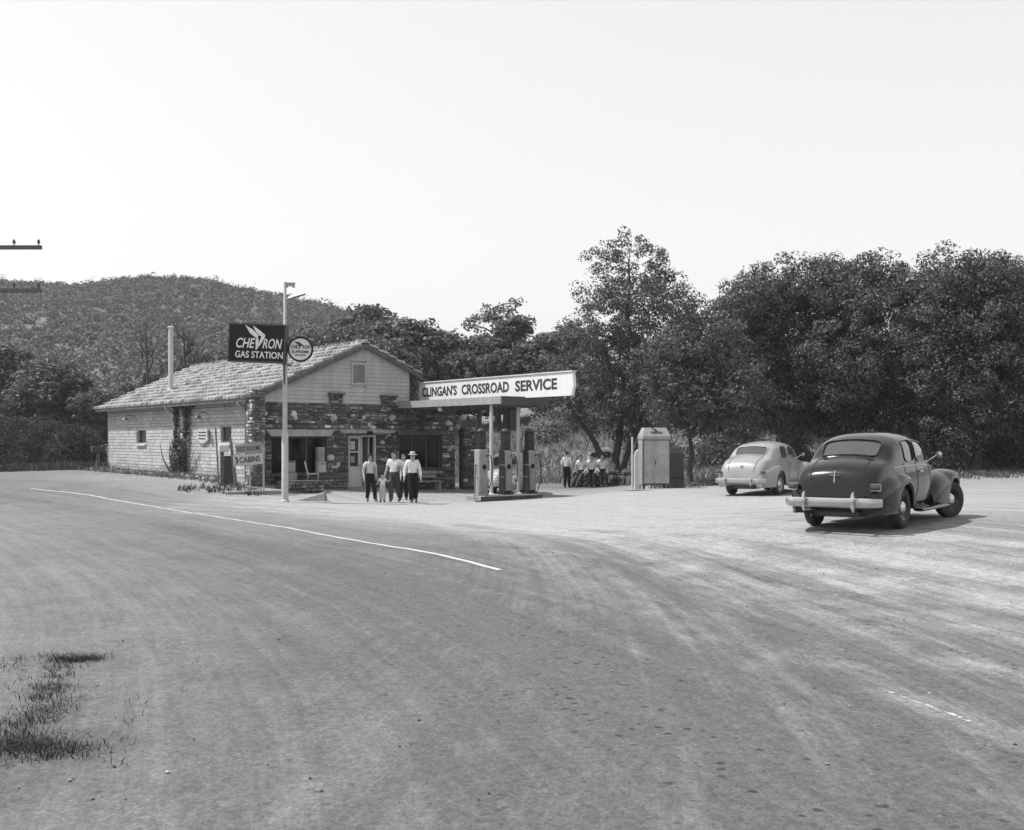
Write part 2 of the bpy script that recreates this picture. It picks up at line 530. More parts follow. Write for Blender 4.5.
def ground_material(name, road):
    m = bpy.data.materials.new(name); m.use_nodes = True
    nt = m.node_tree; N, L = nt.nodes, nt.links
    b = N['Principled BSDF']; b.inputs['Roughness'].default_value = .9; b.inputs['Specular IOR Level'].default_value = .25
    geo = N.new('ShaderNodeNewGeometry')
    def noise(scale, detail=6, rough=.6, vec=None, dist=0.0):
        n = N.new('ShaderNodeTexNoise'); n.inputs['Scale'].default_value = scale
        n.inputs['Detail'].default_value = detail; n.inputs['Roughness'].default_value = rough; n.inputs['Distortion'].default_value = dist
        L.new(vec if vec is not None else geo.outputs['Position'], n.inputs['Vector']); return n.outputs['Fac']
    def attr(nm):
        a = N.new('ShaderNodeAttribute'); a.attribute_name = nm; return a.outputs['Fac']
    def mr(v, a, bb, c, d, clamp=True):
        n = N.new('ShaderNodeMapRange'); n.clamp = clamp
        n.inputs['From Min'].default_value = a; n.inputs['From Max'].default_value = bb
        n.inputs['To Min'].default_value = c; n.inputs['To Max'].default_value = d
        L.new(v, n.inputs['Value']); return n.outputs[0]
    def mm(op, a, bb):
        n = N.new('ShaderNodeMath'); n.operation = op
        for k, s in enumerate((a, bb)):
            if isinstance(s, (int, float)): n.inputs[k].default_value = s
            else: L.new(s, n.inputs[k])
        return n.outputs[0]
    def mix(f, a, bb):
        n = N.new('ShaderNodeMix'); n.data_type = 'FLOAT'
        for k, s in ((0, f), (2, a), (3, bb)):
            if isinstance(s, (int, float)): n.inputs[k].default_value = s
            else: L.new(s, n.inputs[k])
        return n.outputs[0]
    geo_p = geo.outputs['Position']
    big = noise(.22, 4); mid = noise(1.3, 6); fine = noise(14, 8, .75); grit = noise(70, 4, .8)
    # streaks that run with the traffic
    uv = N.new('ShaderNodeCombineXYZ')
    L.new(mm('MULTIPLY', attr('along'), .12), uv.inputs[0]); L.new(mm('MULTIPLY', attr('across'), 3.2), uv.inputs[1])
    stk = noise(1.0, 6, .7, uv.outputs[0])
    uv2 = N.new('ShaderNodeCombineXYZ')
    L.new(mm('MULTIPLY', attr('along'), .45), uv2.inputs[0]); L.new(mm('MULTIPLY', attr('across'), 9.0), uv2.inputs[1])
    stk2 = noise(1.0, 5, .7, uv2.outputs[0])
    # wheel scuffs fanning out from the pumps to the road
    uv3 = N.new('ShaderNodeCombineXYZ')
    L.new(mm('MULTIPLY', attr('fan_r'), .16), uv3.inputs[0]); L.new(mm('MULTIPLY', attr('fan_a'), 78.0), uv3.inputs[1])
    fan = noise(1.0, 7, .72, uv3.outputs[0])
    fanm = mm('MULTIPLY', mm('SUBTRACT', fan, .5), attr('fan_m'))
    def vor(scale):
        v = N.new('ShaderNodeTexVoronoi'); v.inputs['Scale'].default_value = scale
        L.new(geo_p, v.inputs['Vector'])
        sp = N.new('ShaderNodeSeparateColor'); L.new(v.outputs['Color'], sp.inputs[0]); return sp.outputs[0], v.outputs['Distance']
    g1, g1d = vor(34.0); g2, g2d = vor(11.0); g3, g3d = vor(80.0)
    track = mm('MULTIPLY', attr('track'), mr(mid, .3, .62, .25, 1.0))
    dust_sheen = attr('dust_sheen')
    dust_n = mm('ADD', dust_sheen, mm('MULTIPLY', mm('SUBTRACT', mid, .5), .34))
    dust_n = mm('ADD', dust_n, mm('MULTIPLY', mm('SUBTRACT', big, .5), .36))
    dust_n = mm('ADD', dust_n, mm('MULTIPLY', mm('SUBTRACT', stk, .5), .38))
    dust_n = mm('ADD', dust_n, mm('MULTIPLY', track, .48))
    dust_n = mm('ADD', dust_n, mm('MULTIPLY', fanm, 1.5))
    dust_c = mr(dust_n, .1, 1.05, 0, 1)
    base = mix(dust_c, .098, .285)
    base = mm('MULTIPLY', base, mr(fine, .3, .7, .76, 1.2))
    base = mm('MULTIPLY', base, mr(grit, .25, .75, .75, 1.25))
    base = mm('MULTIPLY', base, mr(g1, 0, 1, .86, 1.14))
    base = mm('MULTIPLY', base, mr(g3, 0, 1, .86, 1.14))
    base = mm('MULTIPLY', base, mr(g2, 0, 1, .92, 1.08))
    base = mm('MULTIPLY', base, mr(stk2, .3, .7, .86, 1.12))
    # clods and oil drips: small dark blotches in patches
    vo = N.new('ShaderNodeTexVoronoi'); vo.inputs['Scale'].default_value = 6.5; vo.inputs['Randomness'].default_value = 1
    L.new(geo.outputs['Position'], vo.inputs['Vector'])
    spot = mr(mm('ADD', vo.outputs['Distance'], mm('MULTIPLY', mm('SUBTRACT', fine, .5), .45)), .12, .22, 1, 0)
    patch = mr(noise(.8, 5, .7), .40, .54, 0, 1)
    spot = mm('MULTIPLY', mm('MULTIPLY', spot, patch), attr('spots'))
    base = mm('MULTIPLY', base, mr(spot, 0, 1, 1, .36))
    # broad worn darker lanes
    base = mm('MULTIPLY', base, mr(stk, .3, .7, .90, 1.08))
    L.new(base, b.inputs['Base Color'])
    bp = N.new('ShaderNodeBump'); bp.inputs['Strength'].default_value = .55; bp.inputs['Distance'].default_value = .02
    hgt = mm('ADD', mm('MULTIPLY', g1d, -.5), mm('ADD', mm('MULTIPLY', fine, .7), mm('MULTIPLY', grit, .4)))
    hgt = mm('ADD', hgt, mm('MULTIPLY', track, -.35))
    L.new(hgt, bp.inputs['Height']); L.new(bp.outputs[0], b.inputs['Normal'])
    MATS[name] = m
    return m
ground_material('ground_earth', False)
ground_material('road_surface', True)

def axis(lo, hi, a, b, fine, grow=1.18):
    mid = list(np.arange(a, b + 1e-6, fine))
    up, s = [], fine
    v = b
    while v < hi:
        s = min(s * grow, 25); v += s; up.append(v)
    dn, s, v = [], fine, a
    while v > lo:
        s = min(s * grow, 25); v -= s; dn.append(v)
    return np.array(dn[::-1] + mid + up)

def dust_field(X, Y, sd):
    """pale dust lies thickest on the station apron, thin on the tarmac"""
    hw = 3.3
    d_station = np.clip((sd - .3) / 5.0, 0, 1)                      # towards the station
    d_near = np.clip((-sd - 3.0) / 2.5, 0, 1) * .16                # shoulder on the near side
    ap = np.exp(-(((X - 2) / 13) ** 2 + ((Y - 34) / 9.0) ** 2))
    ap2 = np.exp(-(((X - 9) / 7) ** 2 + ((Y - 20) / 6.0) ** 2))
    d = .20 - .13 * np.exp(-((sd + 2.0) / .45) ** 2) - .08 * np.exp(-((sd - 1.6) / .5) ** 2) + (.16 + .36 * np.clip((Y - 10) / 18, 0, 1)) * d_station + d_near + .42 * ap + .07 * ap2
    for (sx, sy, sr) in WEED_SPOTS: d = d - .5 * np.exp(-(((X - sx) / sr) ** 2 + ((Y - sy) / (sr * 1.3)) ** 2))
    far = np.clip((Y - 44) / 8, 0, 1)
    d = d * (1 - .55 * far)
    d = np.where(Y > 24, d, d - .10 * np.clip((24 - Y) / 14, 0, 1))
    return np.clip(d, -.2, 1.2)
WEED_SPOTS = [(-3.05, 7.1, .35), (-3.4, 8.0, .18), (-3.7, 8.9, .14), (-4.0, 10.1, .22), (-3.2, 6.4, .4)]
def fan_attrs(X, Y):
    dx, dy = X + 2.5, Y - 30.0
    r = np.hypot(dx, dy); a = np.arctan2(dy, dx) + .012 * r
    m = np.clip((r - 3) / 5, 0, 1) * np.clip((X + 3.5) / 3, 0, 1) * np.clip((29 - Y) / 3, 0, 1) * np.clip((26 - X) / 5, 0, 1) * np.clip((a + 1.42) / .35, .10, 1)
    return {'fan_r': r.ravel(), 'fan_a': a.ravel(), 'fan_m': m.ravel()}

gx = axis(-700, 700, -16, 22, .16); gy = axis(-60, 900, 3.5, 44, .16)
X, Y = np.meshgrid(gx, gy)
sd, tr = ground_attr(X, Y)
Z = gz(X, Y)
Z = np.where(tr > 0, Z - .012 * np.clip(tr, 0, 1), Z)
nx, ny = len(gx), len(gy)
ii = (np.arange(ny - 1)[:, None] * nx + np.arange(nx - 1)[None, :]).ravel()
F = np.stack([ii, ii + 1, ii + nx + 1, ii + nx], 1)
def spot_field(sd, Y): return np.clip(1 - (Y - 8) / 16, .15, 1) * (.55 + 1.0 * np.exp(-((sd + 2.0) / .5) ** 2) + .5 * np.exp(-((sd - 1.7) / .5) ** 2))
spots = spot_field(sd, Y)
attrs = {'dust_sheen': dust_field(X, Y, sd).ravel(), 'track': tr.ravel(), 'across': sd.ravel(), 'along': (Y * .8 - X * .5).ravel(), 'spots': spots.ravel(), **fan_attrs(X, Y)}
g = np_obj('ground', np.stack([X.ravel(), Y.ravel(), Z.ravel()], 1), F, 'ground_earth', attrs, smooth=True)
tag(g, kind='structure')

# the road: a thin sheet of oiled tarmac that follows the ground, its edge ragged with dust
k0 = 0
nw = 49
wv = np.linspace(-1, 1, nw)
rr = np.random.default_rng(9)
def smooth_noise(n, step, amp):
    c = rr.normal(0, 1, n // step + 3)
    return np.interp(np.arange(n) / step, np.arange(len(c)), c) * amp
eL = 3.25 + smooth_noise(len(RCL), 9, .16) + smooth_noise(len(RCL), 3, .06)
eR = 3.25 + smooth_noise(len(RCL), 9, .16) + smooth_noise(len(RCL), 3, .06)
off = np.where(wv[None, :] < 0, wv[None, :] * eL[:, None], wv[None, :] * eR[:, None])
RX = RCL[:, 0][:, None] + RNR[:, 0][:, None] * off
RY = RCL[:, 1][:, None] + RNR[:, 1][:, None] * off
_sd, _tr = ground_attr(RX, RY)
RZ = gz(RX, RY) + .010 + .035 * np.clip(1 - (off / 3.2) ** 2, 0, 1) - .012 * np.clip(_tr, 0, 1)
RZ[:, 0] -= .03; RZ[:, -1] -= .03
nn = len(RCL)
ii = (np.arange(nn - 1)[:, None] * nw + np.arange(nw - 1)[None, :]).ravel()
F = np.stack([ii, ii + nw, ii + nw + 1, ii + 1], 1)
rattr = {'dust_sheen': dust_field(RX, RY, _sd).ravel(), 'track': _tr.ravel(), 'across': off.ravel(), 'along': np.repeat(RCS, nw),
         'spots': spot_field(off, RY).ravel(), **fan_attrs(RX, RY)}
rd = np_obj('road', np.stack([RX.ravel(), RY.ravel(), RZ.ravel()], 1), F, 'road_surface', rattr, smooth=True)
tag(rd, kind='structure')
def road_z(x, y): return gzf(x, y) + .05

# worn painted centre line: two stretches, the rest is buried in dust
def line_material():
    m = mat('line_paint', .42, .7, noise=(1.5, .1))
    nt = m.node_tree; N, L = nt.nodes, nt.links
    n = N.new('ShaderNodeTexNoise'); n.inputs['Scale'].default_value = 9; n.inputs['Detail'].default_value = 6; n.inputs['Roughness'].default_value = .7
    geo = N.new('ShaderNodeNewGeometry'); L.new(geo.outputs['Position'], n.inputs['Vector'])
    at = N.new('ShaderNodeAttribute'); at.attribute_name = 'wear'
    ad = N.new('ShaderNodeMath'); ad.operation = 'SUBTRACT'; L.new(n.outputs['Fac'], ad.inputs[0]); L.new(at.outputs['Fac'], ad.inputs[1])
    mr_ = N.new('ShaderNodeMapRange'); mr_.inputs['From Min'].default_value = -.06; mr_.inputs['From Max'].default_value = .06
    L.new(ad.outputs[0], mr_.inputs['Value'])
    tr_ = N.new('ShaderNodeBsdfTransparent'); mx = N.new('ShaderNodeMixShader')
    L.new(mr_.outputs[0], mx.inputs[0]); L.new(tr_.outputs[0], mx.inputs[1]); L.new(N['Principled BSDF'].outputs[0], mx.inputs[2])
    L.new(mx.outputs[0], N['Material Output'].inputs['Surface'])
line_material()
def stripe(y0, y1, name, wear0, wear1, hw=.045):
    sel = (RCL[:, 1] >= y0) & (RCL[:, 1] <= y1)
    P = RCL[sel]; Nr = RNR[sel]
    k = np.array([-1, -.33, .33, 1])
    X = P[:, 0][:, None] + Nr[:, 0][:, None] * k * hw; Y = P[:, 1][:, None] + Nr[:, 1][:, None] * k * hw
    Z = gz(X, Y) + .049 - .012 * np.clip(ground_attr(X, Y)[1], 0, 1)
    n = len(P)
    ii = (np.arange(n - 1)[:, None] * 4 + np.arange(3)[None, :]).ravel()
    F = np.stack([ii, ii + 4, ii + 5, ii + 1], 1)
    w = np.repeat(np.interp(P[:, 1], [y0, y1], [wear0, wear1])[:, None], 4, 1)
    w[:, 0] += .1; w[:, 3] += .1
    o = np_obj(name, np.stack([X.ravel(), Y.ravel(), Z.ravel()], 1), F, 'line_paint', {'wear': w.ravel()})
    tag(o, kind='structure'); return o
stripe(16.4, 41, 'road_centre_line', .28, .34)
stripe(7.55, 8.75, 'road_centre_line', .50, .55, .032)

# ------------------------------------------------------------------ hill
HP = [(-400, 48), (-260, 46), (-170, 47), (-133, 48), (-118, 47), (-100, 48), (-88, 48), (-73, 45.5), (-58, 42), (-42, 38), (-22, 31), (0, 25), (40, 21), (120, 22), (260, 26), (420, 30)]
HX = np.linspace(-420, 430, 171); HY = np.linspace(105, 420, 64)
def hill_z(x, y):
    top = interp([p[0] for p in HP], [p[1] for p in HP], x)
    t = np.clip((y - 112) / (300 - 112), 0, 1)
    s = t * t * (3 - 2 * t)
    z = top * .92 * t ** 1.15 + 1.0
    z = z + (2.2 * np.sin(x * .055 + y * .031) * np.sin(y * .05 - x * .02) + 1.5 * np.sin(x * .13 + 2) * np.sin(y * .11)) * s * (1 - .75 * s)
    back = np.clip(y - 305, 0, None)
    return z - back * .08
HXX, HYY = np.meshgrid(HX, HY)
HZZ = hill_z(HXX.ravel(), HYY.ravel()).reshape(HXX.shape)
HZZ[0] = -1.0
a, b = HXX.shape
ii = (np.arange(a - 1)[:, None] * b + np.arange(b - 1)[None, :]).ravel()
mat('hill_earth', .10, .95, noise=(.05, .3, 8), bump=(.4, .5))
h = np_obj('hill', np.stack([HXX.ravel(), HYY.ravel(), HZZ.ravel()], 1), np.stack([ii, ii + 1, ii + b + 1, ii + b], 1), 'hill_earth', smooth=True)
tag(h, kind='structure')

# ------------------------------------------------------------------ foliage
def leaf_quads(rng, C, size, up=.35, tint=1.0, tvar=.28, aspect=.62, out=None):
    """one rhombic leaf (or leaf spray) at each centre"""
    n = len(C)
    nrm = rng.normal(0, 1, (n, 3))
    if out is not None: nrm = nrm * .75 + out * 1.0
    nrm[:, 2] += up
    nrm /= np.linalg.norm(nrm, axis=1)[:, None]
    a = np.cross(nrm, rng.normal(0, 1, (n, 3))); a /= np.linalg.norm(a, axis=1)[:, None] + 1e-9
    b = np.cross(nrm, a)
    s = size * rng.uniform(.6, 1.35, (n, 1))
    V = np.stack([C - a * s, C + b * s * aspect + nrm * s * .18, C + a * s, C - b * s * aspect + nrm * s * .18], 1).reshape(-1, 3)
    F = np.arange(n * 4).reshape(n, 4)
    T = np.repeat(np.clip(rng.normal(tint, tvar * tint, n), .35, 2.2), 4)
    return V, F, T

def blob_clusters(rng, blobs, per):
    """cluster centres spread through ellipsoids, denser towards the outside"""
    out, src = [], []
    for bi, (c, r, k) in enumerate(blobs):
        n = max(4, int(per * k))
        d = rng.normal(0, 1, (n, 3)); d /= np.linalg.norm(d, axis=1)[:, None]
        rad = rng.uniform(.12, 1, n) ** .45
        lump = 1 + .16 * np.sin(d[:, 0] * 5 + bi) * np.sin(d[:, 1] * 4 + 2 * bi) + .12 * np.sin(d[:, 2] * 7 + bi)
        p = np.array(c) + d * (rad * lump)[:, None] * np.array(r)
        out.append(p); src.append(np.full(n, bi))
    return np.concatenate(out), np.concatenate(src)

def make_tree(name, label, cat, group, loc, stems, blobs, per=55, leaves=60, crad=.55, lsize=.10, m='leaf_tint', seed=0, twigs=10, tint=1.0, droop=0.0, trunk_sides=8):
    rng = np.random.default_rng(seed); pr = random.Random(seed)
    root = empty(name, loc)
    tb = MB()
    nodes = []
    for pts, r0, r1 in stems:
        n = len(pts)
        fine = []
        for i in range(n - 1):
            p, q = Vector(pts[i]), Vector(pts[i + 1])
            for k in range(3):
                f = k / 3
                w = p.lerp(q, f) + Vector((pr.uniform(-1, 1), pr.uniform(-1, 1), 0)) * (.03 if (i or k) else 0) * (q - p).length
                fine.append(w)
        fine.append(Vector(pts[-1]))
        rs = [r0 + (r1 - r0) * (i / (len(fine) - 1)) ** .8 for i in range(len(fine))]
        rs[0] *= 1.35
        tb.tube(fine, rs, trunk_sides)
        nodes += list(zip(fine, rs))
    cl, src = blob_clusters(rng, blobs, per)
    for bi, (c, r, k) in enumerate(blobs):
        c = Vector(c)
        cand = [q for q in nodes if q[0].z < c.z + .2] or nodes
        nd, nr = min(cand, key=lambda q: (q[0] - c).length + .25 * abs(q[0].z - c.z))
        mid = nd.lerp(c, .5) + Vector((pr.uniform(-.2, .2), pr.uniform(-.2, .2), .25)) * (c - nd).length * .35
        r1 = min(nr * .75, .03 + .018 * (c - nd).length + .02)
        tb.tube([nd, nd.lerp(mid, .6), mid, c], [r1, r1 * .85, r1 * .65, r1 * .35], 6)
        own = cl[src == bi]
        if len(own):
            for j in rng.choice(len(own), min(twigs, len(own)), replace=False):
                q = Vector(own[j])
                st = mid.lerp(c, pr.uniform(.1, 1))
                md = st.lerp(q, .5) + Vector((0, 0, .12)) * (q - st).length
                tb.tube([st, md, q], [r1 * .32, r1 * .22, .008], 4, cap=False)
    tb.build('trunk', 'bark', root, smooth=True, fix=False)
    n = leaves
    crs = crad * rng.uniform(.6, 1.35, len(cl))
    o_ = rng.normal(0, 1, (len(cl) * n, 3)); ol = np.linalg.norm(o_, axis=1)[:, None]
    o_ = o_ / ol * (1.25 * rng.uniform(.25, 1, (len(o_), 1)) ** .4)
    C = np.repeat(cl, n, 0) + o_ * np.repeat(crs, n)[:, None] * np.array([.85, .85, .62])
    ctint = np.repeat(rng.uniform(.75, 1.3, len(cl)), n)
    kp = C[:, 2] > .15
    C, o_, ctint = C[kp], o_[kp] * 1.1, ctint[kp]
    ct = 1.0
    V, F, T = leaf_quads(rng, C, lsize, tint=tint, out=o_)
    T = T * np.repeat(ctint, 4)
    o = np_obj('crown', V, F, m, T, root)
    tag(root, label, cat, group)
    return root

def at(px, d, py=None):
    """ground position seen at column px, d metres away"""
    x = (px - 510) / 1100 * d
    return (x, d, gzf(x, d))
# ------------------------------------------------------------------ the service station
RB = math.atan2(.6, .8)                      # the front runs away to the right
BC = (-9.74, 41.0)
def bw(t, s, z=0.0):
    """station frame (t along the front, s to the back) to world"""
    return (BC[0] + .8 * t - .6 * s, BC[1] + .6 * t + .8 * s, z)
st = empty('service_station', (BC[0], BC[1], 0), RB)
tag(st, 'low stone-fronted station building with tiled gable roof and white block side wall', 'building')
rng = random.Random(11)

def stone_wall(x0, x1, z0, z1, holes, y_face, rng, out=-1, depth=.10, hmin=.045, hmax=.16, lmin=.10, lmax=.42, axis='x', light=.06):
    """ledge stones laid in ragged courses on the face y = y_face; out = -1 faces -y"""
    mb = MB(); z = z0
    while z < z1 - .02:
        h = min(rng.uniform(hmin, hmax), z1 - z)
        if z1 - (z + h) < .05: h = z1 - z
        iv = [(x0, x1)]
        for (a, b, c, d) in holes:
            ov = min(z + h, d) - max(z, c)
            if ov > .3 * h:
                nv = []
                for (p, q) in iv:
                    if b <= p or a >= q: nv.append((p, q)); continue
                    if a - p > .04: nv.append((p, a))
                    if q - b > .04: nv.append((b, q))
                iv = nv
        for (p, q) in iv:
            x = p
            while x < q - .01:
                l = min(rng.uniform(lmin, lmax), q - x)
                if q - (x + l) < .1: l = q - x
                pr_ = rng.uniform(.0, .055)
                mb.tint = rng.choice([.4, .6, .8, 1, 1, 1.2, 1.5, 2.0])
                if rng.random() < light: mb.tint = rng.uniform(2.6, 4.6)
                a_, b_, c_, d_ = x + .008, x + l - .008, z + .007, z + h - .007
                j = .018
                P = []
                for dep, sh in ((depth, 0), (-pr_, .012)):
                    for (xx, zz) in ((a_ + sh, c_ + sh), (b_ - sh, c_ + sh), (b_ - sh, d_ - sh), (a_ + sh, d_ - sh)):
                        xx += rng.uniform(-j, j) if dep < 0 or dep == -pr_ else 0
                        zz += rng.uniform(-j, j) if dep < 0 or dep == -pr_ else 0
                        yy = y_face + (-out) * dep + (rng.uniform(-.012, .012) if dep == -pr_ else 0)
                        P.append((xx, yy, zz) if axis == 'x' else (yy, xx, zz))
                mb.add(P, [(4, 5, 6, 7), (0, 1, 5, 4), (1, 2, 6, 5), (2, 3, 7, 6), (3, 0, 4, 7)])
                x += l
        z += h
    return mb

Z0 = -.45
LEN = 18.1; WT = .3; EV = .2; GW = 7.05; FW = 9.3
EAVE_Z, RIDGE_Z, RIDGE_T = 3.52, 5.86, 4.93
SL = (RIDGE_Z - EAVE_Z) / (RIDGE_T + EV)
def roof_z(t): return EAVE_Z + SL * (t + EV) if t <= RIDGE_T else RIDGE_Z - SL * (t - RIDGE_T) * 0.97

# front wall of ledge stone: backing slab pieces round the openings, stones on its face
holes = [(.93, 3.24, .66, 2.15), (4.21, 5.48, -.6, 2.2), (6.56, 8.66, .78, 2.2)]
b = MB()
def slab_around(b, x0, x1, z0, z1, holes, y0, y1, ax='x'):
    xs = sorted(set([x0, x1] + [h[0] for h in holes] + [h[1] for h in holes]))
    for i in range(len(xs) - 1):
        zs = [(z0, z1)]
        for h_ in holes:
            if h_[0] <= xs[i] + 1e-6 and h_[1] >= xs[i + 1] - 1e-6:
                n_ = []
                for (p, q) in zs:
                    if h_[2] - p > .01: n_.append((p, min(q, h_[2])))
                    if q - h_[3] > .01: n_.append((max(p, h_[3]), q))
                zs = n_
        for (p, q) in zs:
            if ax == 'x': b.box(xs[i], xs[i + 1], y0, y1, p, q)
            else: b.box(y0, y1, xs[i], xs[i + 1], p, q)
slab_around(b, 0, FW, Z0, 3.42, holes, .06, .38)
fw = b.build('front_wall', 'stone_mortar', st)
s_ = stone_wall(0, FW, Z0, 3.44, holes, .05, rng, light=.08)
# reveals of the openings
o = s_.build('stonework', 'stone_tint', fw); tag(o, kind='stuff')
# round pale boulders set into the stone face
bl = [(0.62, 2.98, .17), (1.85, 3.02, .15), (1.9, 2.85, .13), (3.55, 2.85, .17), (4.9, 2.9, .12), (4.05, 2.3, .13), (4.35, 2.4, .15), (5.15, 2.62, .16), (5.35, 2.5, .14),
      (3.42, 1.3, .19), (3.75, 1.02, .13), (6.2, 2.9, .2), (6.35, 1.5, .12), (8.95, 2.7, .2), (9.05, 2.45, .16), (9.0, 1.6, .15), (5.75, 1.9, .16), (5.9, 1.2, .18), (6.05, 2.2, .12), (3.6, 1.75, .14)]
for (t, z, r) in bl:
    q = MB(); q.tint = rng.uniform(2.2, 4.2)
    q.rock((0, 0, 0), r * .85, rng, .9)
    q.v = [(x, y * .55, zz) for x, y, zz in q.v]
    q.build('boulder', 'stone_tint', fw, smooth=True, loc=(t, .02, z))
# left block wall: painted concrete blocks in running bond
lh = [(12.3, 13.5, 1.82, 2.5), (2.35, 3.4, 1.9, 2.52)]
b = MB(); slab_around(b, .2, LEN, Z0, 3.66, lh, .04, .24, ax='y')
lw = b.build('side_wall', 'mortar', st, loc=(WT, 0, 0))
q = MB(); z = Z0; row = 0
while z < 3.62:
    h = .145; y = .03 - (.2 if row % 2 else 0)
    while y < LEN:
        a_, e_ = max(y, .03), min(y + .4, LEN)
        z1_ = min(z + h, 3.66)
        ivs = [(a_, e_)]
        for (p, r_, c, d) in lh:
            if min(z1_, d) - max(z, c) > .06:
                nv = []
                for (u0, u1) in ivs:
                    if r_ <= u0 or p >= u1: nv.append((u0, u1)); continue
                    if p - u0 > .03: nv.append((u0, p))
                    if u1 - r_ > .03: nv.append((r_, u1))
                ivs = nv
        for (u0, u1) in ivs:
            if u1 - u0 < .03: continue
            q.tint = rng.uniform(.84, 1.1) * (.88 if rng.random() < .1 else 1)
            if z < .75: q.tint *= rng.uniform(.72, .9)          # splashed with mud near the ground
            dx = rng.uniform(0, .006)
            P = [(.05, u0 + .006, z + .005), (.05, u1 - .006, z + .005), (.05, u1 - .006, z1_ - .005), (.05, u0 + .006, z1_ - .005)]
            P2 = [(-dx, u0 + .013, z + .011), (-dx, u1 - .013, z + .011), (-dx, u1 - .013, z1_ - .011), (-dx, u0 + .013, z1_ - .011)]
            q.add(P + P2, [(4, 5, 6, 7), (0, 1, 5, 4), (1, 2, 6, 5), (2, 3, 7, 6), (3, 0, 4, 7)])
        y += .4
    z += h; row += 1
o = q.build('blockwork', 'paint_white_block_tint', lw); tag(o, kind='stuff')
# back and right walls
b = MB(); b.box(.54, GW, LEN - .22, LEN, Z0, 3.62); b.prism([(.54, 3.62), (GW - .02, 3.62), (GW - .02, roof_z(GW) - .1), (RIDGE_T, RIDGE_Z - .12), (.54, roof_z(.54) - .1)], LEN - .2, LEN - .02)
b.build('back_wall', 'mortar', st)
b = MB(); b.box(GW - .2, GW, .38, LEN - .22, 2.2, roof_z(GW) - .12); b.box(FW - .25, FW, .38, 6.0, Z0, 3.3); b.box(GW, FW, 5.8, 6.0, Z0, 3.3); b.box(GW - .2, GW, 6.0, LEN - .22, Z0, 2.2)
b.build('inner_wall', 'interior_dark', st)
b = MB(); b.box(.25, FW - .1, .3, LEN - .3, -.4, -.17); b.build('floor_slab', 'concrete', st)
# a low flat roof over the bay right of the gable
b = MB(); b.box(GW + .02, FW + .25, -.1, 6.2, 3.31, 3.5); b.build('bay_roof', 'grey_paint', st)
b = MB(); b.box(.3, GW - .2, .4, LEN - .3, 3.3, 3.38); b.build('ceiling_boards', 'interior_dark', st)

# gable boards, each a plank
z = 3.44; k = 0
while z < RIDGE_Z - .25:
    z1_ = z + .155
    def tl(zz): return max(.02, (zz + .13 - EAVE_Z) / SL - EV)
    def trr(zz): return min(GW - .02, RIDGE_T + (RIDGE_Z - zz - .13) / (SL * 0.97))
    segs = [(tl(z), trr(z), tl(z1_), trr(z1_))]
    for (a0, a1, c0, c1) in segs:
        if c1 - c0 < .05: continue
        pieces = [(a0, a1, c0, c1)]
        if z1_ > 4.2 and z < 5.06: pieces = [(a0, 4.33, c0, 4.33), (5.0, a1, 5.0, c1)]
        for (p0, p1, r0, r1) in pieces:
            m_ = MB()
            m_.add([(p0, .03, z), (p1, .03, z), (r1, .055, z1_ + .02), (r0, .055, z1_ + .02), (p0, .075, z), (p1, .075, z), (r1, .08, z1_ + .02), (r0, .08, z1_ + .02)],
                   [(0, 1, 2, 3), (7, 6, 5, 4), (0, 4, 5, 1), (1, 5, 6, 2), (2, 6, 7, 3), (3, 7, 4, 0)])
            m_.build('plank', 'siding', st)
    z += .155
b = MB(); b.prism([(0.05, 3.42), (GW - .05, 3.42), (GW - .05, roof_z(GW) - .15), (RIDGE_T, RIDGE_Z - .18), (.05, roof_z(.05) - .15)], .09, .2)
b.build('gable_wall', 'siding', st)
# louvred vent
v = MB(); v.box(4.33, 4.40, 0.0, .09, 4.2, 5.06); v.box(4.93, 5.0, 0.0, .09, 4.2, 5.06); v.box(4.40, 4.93, 0.0, .09, 4.2, 4.27); v.box(4.40, 4.93, 0.0, .09, 4.99, 5.06)
vent = v.build('gable_vent', 'siding', st)
for k in range(8):
    m_ = MB(); zz = 4.285 + k * .088
    m_.add([(4.405, .0, zz), (4.925, .0, zz), (4.925, .07, zz + .085), (4.405, .07, zz + .085), (4.405, .012, zz - .008), (4.925, .012, zz - .008), (4.925, .085, zz + .08), (4.405, .085, zz + .08)],
           [(0, 1, 2, 3), (7, 6, 5, 4), (0, 4, 5, 1), (1, 5, 6, 2), (2, 6, 7, 3), (3, 7, 4, 0)])
    m_.build('slat', 'grey_paint', vent)
